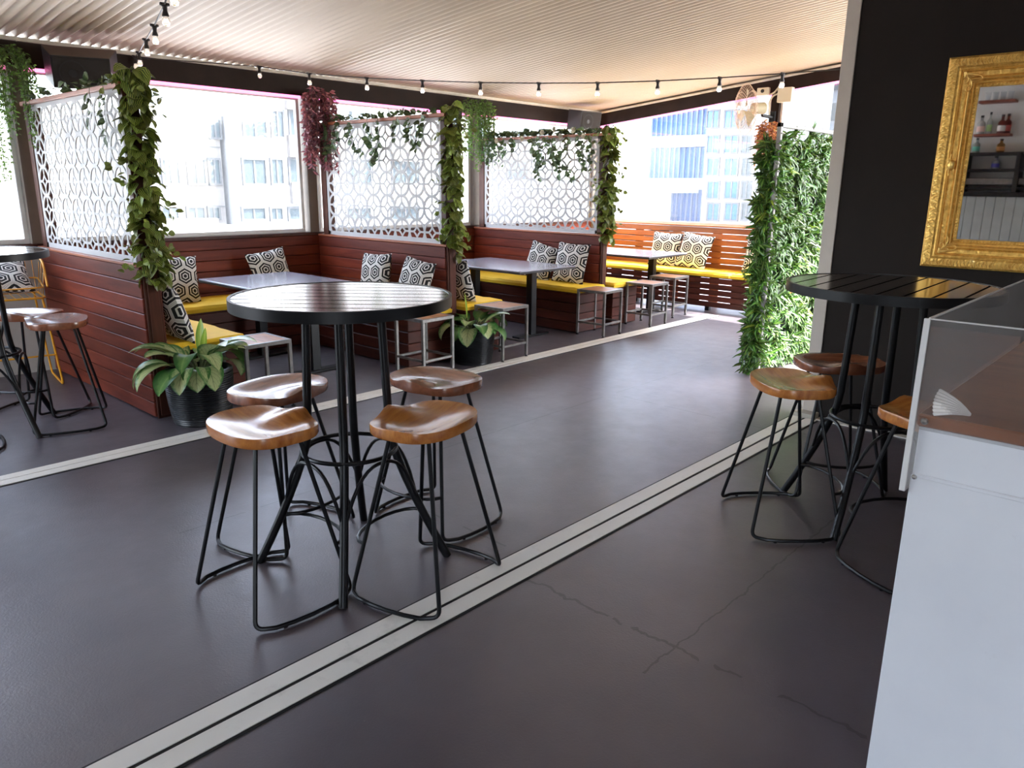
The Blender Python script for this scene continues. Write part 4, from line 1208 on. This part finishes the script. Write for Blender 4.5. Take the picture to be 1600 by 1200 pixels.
# ================================================================= BAR COUNTER
bx, by = BAR_X, .447
t = thing('bar_counter', 'white painted bar counter with red brown timber top at the right edge', 'bar counter', (bx, by, 0))
m = MB(); m.box(0, 1.25, -2.6, -.004, 0, .905, .003); m.box(.004, 1.25, -2.6, -.006, .90, 1.025, .003); obj('panel', m, M['white_panel'], t)
m = MB(); m.box(-.003, .003, -2.6, -.01, .905-.004, .911, .002); obj('joint_strip', m, M['white_panel'], t)
m = MB(); m.box(-.006, 1.27, -2.62, -.002, 1.025, 1.055, .004); obj('countertop', m, M['counter'], t)
t = thing('acrylic_guard', 'clear scuffed acrylic sneeze guard standing on the bar counter edge', 'guard', (bx, by, 0))
m = MB(); m.box(-.012, -.007, -2.6, .012, 1.02, 1.272); obj('front_pane', m, M['acrylic'], t)
m = MB(); m.box(-.012, 1.15, .000, .006, .865, 1.272); obj('side_pane', m, M['acrylic'], t)
m = MB(); m.box(-.014, -.005, .0, .013, .865, 1.274, .001); m.box(-.014, 1.15, -.001, .004, 1.272, 1.277, .001); m.box(-.013, -.006, -2.6, 0, 1.272, 1.275, .001); obj('pane_edge', m, M['acrylic_edge'], t)
for (u, v, r) in ((1445, 658, .0085), (1429, 745, .006)):
    q = on_x(u, v, bx-.013); m = MB(); m.lathe([(r*.9, 0), (r, .002), (r*.7, .007), (0, .008)], 14)
    m.xf(Matrix.Translation(q-V(bx, by, 0)) @ Matrix.Rotation(-PI/2, 4, 'Y')); obj('bolt', m, M['bolt'], t, True)
# scallop shell lying on the counter
H_ = on_z(1519, 653, 1.056)
a1, a2, LL = R_(133), R_(179), .088
lean_up = (V(0, 0, 1)*.80+V(_F.x, _F.y, 0).normalized()*.60).normalized(); lean_n = _R.cross(lean_up).normalized()
m = MB(); N = 16; vs = []; fs = []
for j in range(6):
    r = LL*(.08+.92*j/5)
    for i in range(N+1):
        a = a1+(a2-a1)*i/N; rr = r*(1+.045*(i % 2)*(j/5)); p = _R*(rr*cos(a))+lean_up*(rr*sin(a))+lean_n*(.004+.012*math.sin(PI*(.1+.8*j/5))+(.003*j/5 if i % 2 else 0)); vs.append((p.x, p.y, max(0, p.z)))
W = N+1
for j in range(5):
    for i in range(N): fs.append((j*W+i, j*W+i+1, (j+1)*W+i+1, (j+1)*W+i))
m.add(vs, fs); m.add([tuple(Vector(q_)-lean_n*.004) for q_ in vs], [f[::-1] for f in fs])
o = obj('scallop_shell', m, M['shell'], smooth=False); o.location = H_+V(0, 0, .002); tag(o, 'white ribbed scallop shell on the timber bar top', 'shell')

# ================================================================= YELLOW WIRE CHAIR WITH PILLOW
t = thing('wire_bar_chair', 'mustard yellow wire bar chair behind the left edge table', 'chair', (1.60, 6.74, 0), R_(-8))
def frame_tube(pts, r=.008): q = MB(); q.tube(round_path([V(*p) for p in pts], .05), r, 8); return q
for s in (-1, 1):
    obj('side_leg', frame_tube([(s*.22, -.20, .69), (s*.27, -.25, .012), (s*.27, .25, .012), (s*.22, .20, .69)]), M['yellow_metal'], t, True)
q = MB(); q.tube(round_path([V(-.24, -.22, .69), V(.24, -.22, .69), V(.24, .21, .69), V(-.24, .21, .69)], .05), .008, 8, True)
for k in range(9): x = -.2+.05*k; q.tube([V(x, -.22, .69), V(x, .21, .69)], .003, 5)
obj('seat', q, M['yellow_metal'], t, True)
q = MB(); q.tube(round_path([V(-.24, -.20, .765), V(.24, -.20, .765), V(.26, .22, .80), V(-.26, .22, .80)], .05), .006, 8, True)
q.tube(round_path([V(-.27, -.16, .765), V(-.28, -.02, .94), V(-.27, .24, .99), V(.27, .24, .99), V(.28, -.02, .94), V(.27, -.16, .765)], .06), .008, 8)
for k in range(11): x = -.24+.048*k; q.tube([V(x, .21, .69), V(x, .25, .99)], .003, 5)
for s in (-1, 1):
    for k in range(3): q.tube([V(s*.24, -.1+k*.1, .69), V(s*.275, -.08+k*.11, .93)], .003, 5)
obj('backrest', q, M['yellow_metal'], t, True)
q = MB(); q.tube([V(-.255, -.235, .25), V(.255, -.235, .25)], .007, 8); obj('footrest', q, M['yellow_metal'], t, True)
pillow('hexagon pillow lying on the mustard wire chair at the left edge', V(1.585, 6.74, .845), -PI/2, 1.05, .1, .95)

# ================================================================= BACK BAR BEHIND THE CAMERA (seen in the mirror)
BX = -2.4
m = MB(); vs = []
for x in (BX-.1, BX): vs += [(x, -1.0, 0), (x, 4.6, 0), (x, 4.6, RZ(4.6)-.005), (x, -1.0, RZ(-1.0)-.005)]
m.add(vs, [(0, 3, 2, 1), (4, 5, 6, 7), (0, 1, 5, 4), (1, 2, 6, 5), (2, 3, 7, 6), (3, 0, 4, 7)])
struct('wall_back', m, plain('white_back_wall', (.72, .72, .70), .6, var=.04))
m = MB(); m.box(BX-.1, WX, -2.5, -2.4, 0, RZ(-2.4)-.01); struct('wall_rear', m, plain('grey_side_wall', (.35, .34, .33), .6, var=.04))
t = thing('back_bar_unit', 'white panelled back bar with black worktop reflected in the gold mirror', 'bar unit', (BX+.3, 2.5, 0))
m = MB()
for k in range(24): m.box(-.28+.0, .28, -1.4+k*.117, -1.4+k*.117+.112, 0, 1.47, .006)
obj('panel', m, plain('pale_grey_panelling', (.60, .64, .63), .5, var=.1, scale=3), t)
m = MB(); m.box(-.3, .31, -1.42, 1.42, 1.47, 1.53, .004); obj('worktop', m, M['black_metal'], t)
m = MB()
for z in (1.56, 1.80, 2.02): m.box(-.29, -.05, -1.3, 1.3, z, z+.04, .003)
for y in (-.25, .4, 1.1, -1.0): m.box(-.3, -.02, y-.03, y+.03, 1.53, 2.06, .003)
obj('rack', m, M['black_metal'], t)
m = MB(); m.box(-.28, -.1, -1.2, 1.2, 1.62, 1.72, .01); obj('steel_tray', m, M['steel'], t)
shelf_m = plain('red_brown_shelf', (.26, .07, .04), .5)
for z, lb in ((2.275, 'red brown wall shelf holding bottles, reflected low in the mirror'), (2.715, 'red brown wall shelf holding glasses, reflected at the mirror top')):
    m = MB(); m.box(BX, BX+.2, 2.42, 2.86, z, z+.035, .003); o = obj('wall_shelf', m, shelf_m); tag(o, lb, 'shelf')
def bottle(label, y, z, col, lab, H=.27, r=.036, x=BX+.1):
    t = thing('bottle', label, 'bottle', (x, y, z), 0, 'bottles on the back bar shelves')
    mt, n, b, o = new_mat('bottle_glass'); P(b, base=col, rough=.05, trans=.6)
    q = MB(); q.lathe([(0, 0), (r, 0), (r, H*.55), (r*.85, H*.63), (r*.38, H*.72), (r*.36, H*.9), (0, H*.9)], 16); obj('glass_body', q, mt, t, True)
    q = MB(); q.lathe([(r*.42, H*.88), (r*.42, H), (0, H)], 12); obj('cap', q, M['black_metal'], t)
    q = MB(); q.lathe([(r+.001, H*.12), (r+.001, H*.42)], 16); obj('paper_label', q, plain('bottle_label', lab, .6), t)
bottle('clear bottle with pink label on the reflected shelf', 2.80, 2.311, (.8, .8, .8), (.75, .5, .45), .25, .05)
bottle('slim clear bottle with green label on the reflected shelf', 2.70, 2.311, (.8, .85, .8), (.35, .5, .2), .29)
bottle('dark red bottle with white label on the reflected shelf', 2.55, 2.311, (.25, .02, .02), (.8, .78, .75), .25, .05)
bottle('dark red bottle behind its twin on the reflected shelf', 2.49, 2.311, (.25, .02, .02), (.5, .1, .08), .26, .045, BX+.06)
bottle('teal labelled bottle on the reflected black rack', 2.82, 2.061, (.7, .8, .75), (.15, .6, .5), .2, .045)
bottle('amber bottle on the reflected black rack', 2.52, 2.061, (.5, .25, .06), (.6, .3, .1), .18, .05)
bottle('blue labelled box shaped bottle on the lower reflected rack', 2.55, 1.841, (.6, .6, .7), (.08, .08, .5), .17, .05)
for k in range(4):
    q = MB(); q.lathe([(0, 0), (.028, 0), (.036, .11), (.034, .11), (.026, .006), (0, .006)], 14)
    o = obj('tumbler', q, M['glass']); o.location = (BX+.1, 2.50+.09*k, 2.751); tag(o, ('rightmost of four clear tumblers on the top shelf reflected in the mirror', 'second from right of four clear tumblers on the reflected top shelf', 'second from left of four clear tumblers on the reflected top shelf', 'leftmost of four clear tumblers on the top shelf reflected in the mirror')[k], 'glass', 'tumblers on the top shelf')

# ================================================================= CITY OUTSIDE
bw = plain('sunlit_render', (.38, .37, .355), .8, var=.03, scale=.5)
bw2 = plain('pale_cladding', (.18, .165, .15), .8, var=.04, scale=.5)
bw3 = plain('grey_concrete', (.20, .22, .24), .8, var=.05, scale=.4)
mm, n_, b_, o_ = new_mat('blue_curtain_glass'); P(b_, base=(.035, .13, .36), rough=.12, metal=.2); bglass = mm
mm, n_, b_, o_ = new_mat('office_window_glass'); P(b_, base=(.06, .078, .085), rough=.3, metal=.1); wglass = mm
bframe = plain('window_surround', (.09, .09, .09), .6)
def box_obj(name, x0, x1, y0, y1, z0, z1, mat, parent=None): q = MB(); q.box(x0, x1, y0, y1, z0, z1); return obj(name, q, mat, parent)
def win_y(root, ox, oy, x0, x1, z0, z1, gl, panes=2):
    f_ = MB(); a = .12
    f_.box(x0-a, x1+a, -.12, 0, z1, z1+a); f_.box(x0-a, x1+a, -.12, 0, z0-a, z0); f_.box(x0-a, x0, -.12, 0, z0, z1); f_.box(x1, x1+a, -.12, 0, z0, z1)
    for k in range(1, panes): x = x0+(x1-x0)*k/panes; f_.box(x-.05, x+.05, -.1, 0, z0, z1)
    w_ = obj('window', f_, bframe, root); g_ = MB(); g_.box(x0, x1, -.05, -.01, z0, z1); obj('pane', g_, gl, w_)
# street-side office block: facade plane y = 42
YF = 42
def fac(u, v): p = on_y(u, v, YF); return p.x, p.z
xL, _ = fac(228, 200); xM, _ = fac(342, 200); xR, _ = fac(840, 200)
t = thing('office_building', 'pale stepped office building seen through the nearest booth window', 'building', (xL, YF, -14))
box_obj('wall', 0, xM-xL, 0, 12, 0, 14+fac(300, 168)[1], bw2, t)
q = MB()
for k in range(10): q.box(0, xM-xL-.02, -.04, 0, 3+k*1.6, 3.06+k*1.6)
obj('cladding_joint', q, bframe, t)
rows = (176, 250, 325); hts = (38, 36, 16)
for r, h in zip(rows, hts):
    for (a, b) in ((253, 276), (293, 317), (326, 340)):
        x0, z1 = fac(a, r); x1, _ = fac(b, r); _, z0 = fac(a, r+h)
        win_y(t, 0, 0, x0-xL, x1-xL, z0+14, z1+14, wglass, 2)
t = thing('office_building', 'taller white office building behind the middle screens', 'building', (xM, YF-1.5, -14))
box_obj('wall', .3, xR-xM, 0, 14, 0, 14+11, bw, t)
for r, h in zip(rows, hts):
    for (a, b) in ((358, 391), (402, 418), (430, 468), (520, 555), (590, 630), (660, 690), (712, 738), (770, 800)):
        x0, z1 = fac(a, r); x1, _ = fac(b, r); _, z0 = fac(a, r+h)
        win_y(t, 0, 0, x0-xM, x1-xM, z0+14, z1+14, wglass, 2)
q = MB()
for (a, b) in ((425, 470), (585, 640)):
    x0, _ = fac(a, 200); x1, _ = fac(b, 200)
    for k in range(9): q.box(x0-xM, x1-xM, -.3, 0, 4+k*2.6, 5.2+k*2.6)
obj('spandrel', q, bw2, t)
t = thing('flat_roof', 'bright white flat neighbouring roof just below the window sills', 'building', (4, 8.6, -2.85))
box_obj('roof_deck', -14, 14, 0, 28, 2.2, 2.45, plain('white_roof_membrane', (.45, .45, .45), .7, var=.04, scale=.3), t)
box_obj('parapet', -14, 14, 27.6, 28, 2.45, 2.7, bw, t)
box_obj('wall', -13.8, 13.8, .2, 27.6, 0, 2.2, bw, t)
# left building, hazy, through the far left window
t = thing('low_building', 'hazy grey roofed building seen through the left edge window', 'building', (-16, 34, -8))
box_obj('wall', -8, 16, 0, 8, 0, 9.2, bw, t); box_obj('roof', -8.3, 16.2, -.4, 8.3, 9.2, 10.4, bw3, t)
# far end: blue glass tower and pale blocks, facade planes facing the viewer at x = 48
XF = 48
def facx(u, v): p = on_x(u, v, XF); return p.y, p.z
def win_x(root, y0, y1, z0, z1, gl, panes=2):
    f_ = MB(); a = .1
    f_.box(-.12, 0, y0-a, y1+a, z1, z1+a); f_.box(-.12, 0, y0-a, y1+a, z0-a, z0); f_.box(-.12, 0, y0-a, y0, z0, z1); f_.box(-.12, 0, y1, y1+a, z0, z1)
    for k in range(1, panes): y = y0+(y1-y0)*k/panes; f_.box(-.1, 0, y-.05, y+.05, z0, z1)
    w_ = obj('window', f_, bframe, root); g_ = MB(); g_.box(-.05, -.01, y0, y1, z0, z1); obj('pane', g_, gl, w_)
ya, _ = facx(1122, 200); yb, _ = facx(1020, 200); yc, _ = facx(1200, 200); yd, _ = facx(955, 200)
t = thing('glass_tower', 'blue glass curtain wall tower seen through the far end window', 'building', (XF, ya, -14))
box_obj('curtain_wall', 0, 12, 0, yb-ya, 0, 34, bglass, t)
q = MB()
for k in range(14): q.box(-.12, 0, (yb-ya)*k/13-.06, (yb-ya)*k/13+.06, 10, 34)
obj('mullion', q, plain('blue_mullion', (.10, .16, .30), .4), t)
q = MB()
for z in (12.2, 15.4, 18.2, 21): q.box(-.5, 0, -.1, (yb-ya)+.1, z, z+.75)
obj('floor_band', q, bw, t)
t = thing('white_apartment_block', 'white block with square blue windows right of the blue glass tower', 'building', (XF-2, yc, -14))
box_obj('wall', 0, 12, 0, ya-yc-.3, 0, 14+14, bw, t)
for r in (178, 216, 250, 285, 318):
    for (a, b) in ((1131, 1147), (1158, 1176), (1184, 1196)):
        y1_, z1 = facx(a, r); y0_, _ = facx(b, r); _, z0 = facx(a, r+24)
        win_x(t, y0_-yc, y1_-yc, z0+14, z1+14, bglass if a < 1180 else wglass, 2)
t = thing('grey_office_tower', 'grey gridded office tower at the right behind the hedge top', 'building', (XF+14, -28, -14))
box_obj('wall', 0, 12, 0, yc+28+6, 0, 60, bw3, t)
q = MB()
for k in range(18): q.box(-.1, 0, 0, yc+34, 14+k*2.2, 15.3+k*2.2)
obj('window_band', q, wglass, t)
t = thing('terraced_block', 'low pale terraced block with balconies seen through the far end window', 'building', (XF-12, ya+1, -14))
yy = yd-ya+2
for k in range(4): box_obj('terrace_slab', -k*1.6, 10, -1+k*2.0, yy, 14-3.1*k+1.2, 14-3.1*k+1.9, bw, t)
box_obj('wall', .8, 10, 1, yy, 0, 15.5, bw, t)
q = MB()
for k in range(3): q.box(.7, .8, 1.5, yy-.5, 4+3.1*k, 5.8+3.1*k)
obj('window_band', q, wglass, t)
m = MB(); m.box(-60, 120, -60, 90, -15, -14.05); struct('street_ground', m, plain('street_asphalt', (.32, .32, .33), .9, scale=.1))
# a sunlit apron roof outside the far end wall
t = thing('adjoining_terrace', 'sunlit pale terrace floor outside the far end wall', 'terrace', (14, 3, -.4))
box_obj('deck', -4.3, 6, -14, 6, -.3, 0, plain('pale_terrace_paving', (.82, .77, .68), .8, scale=.5), t)
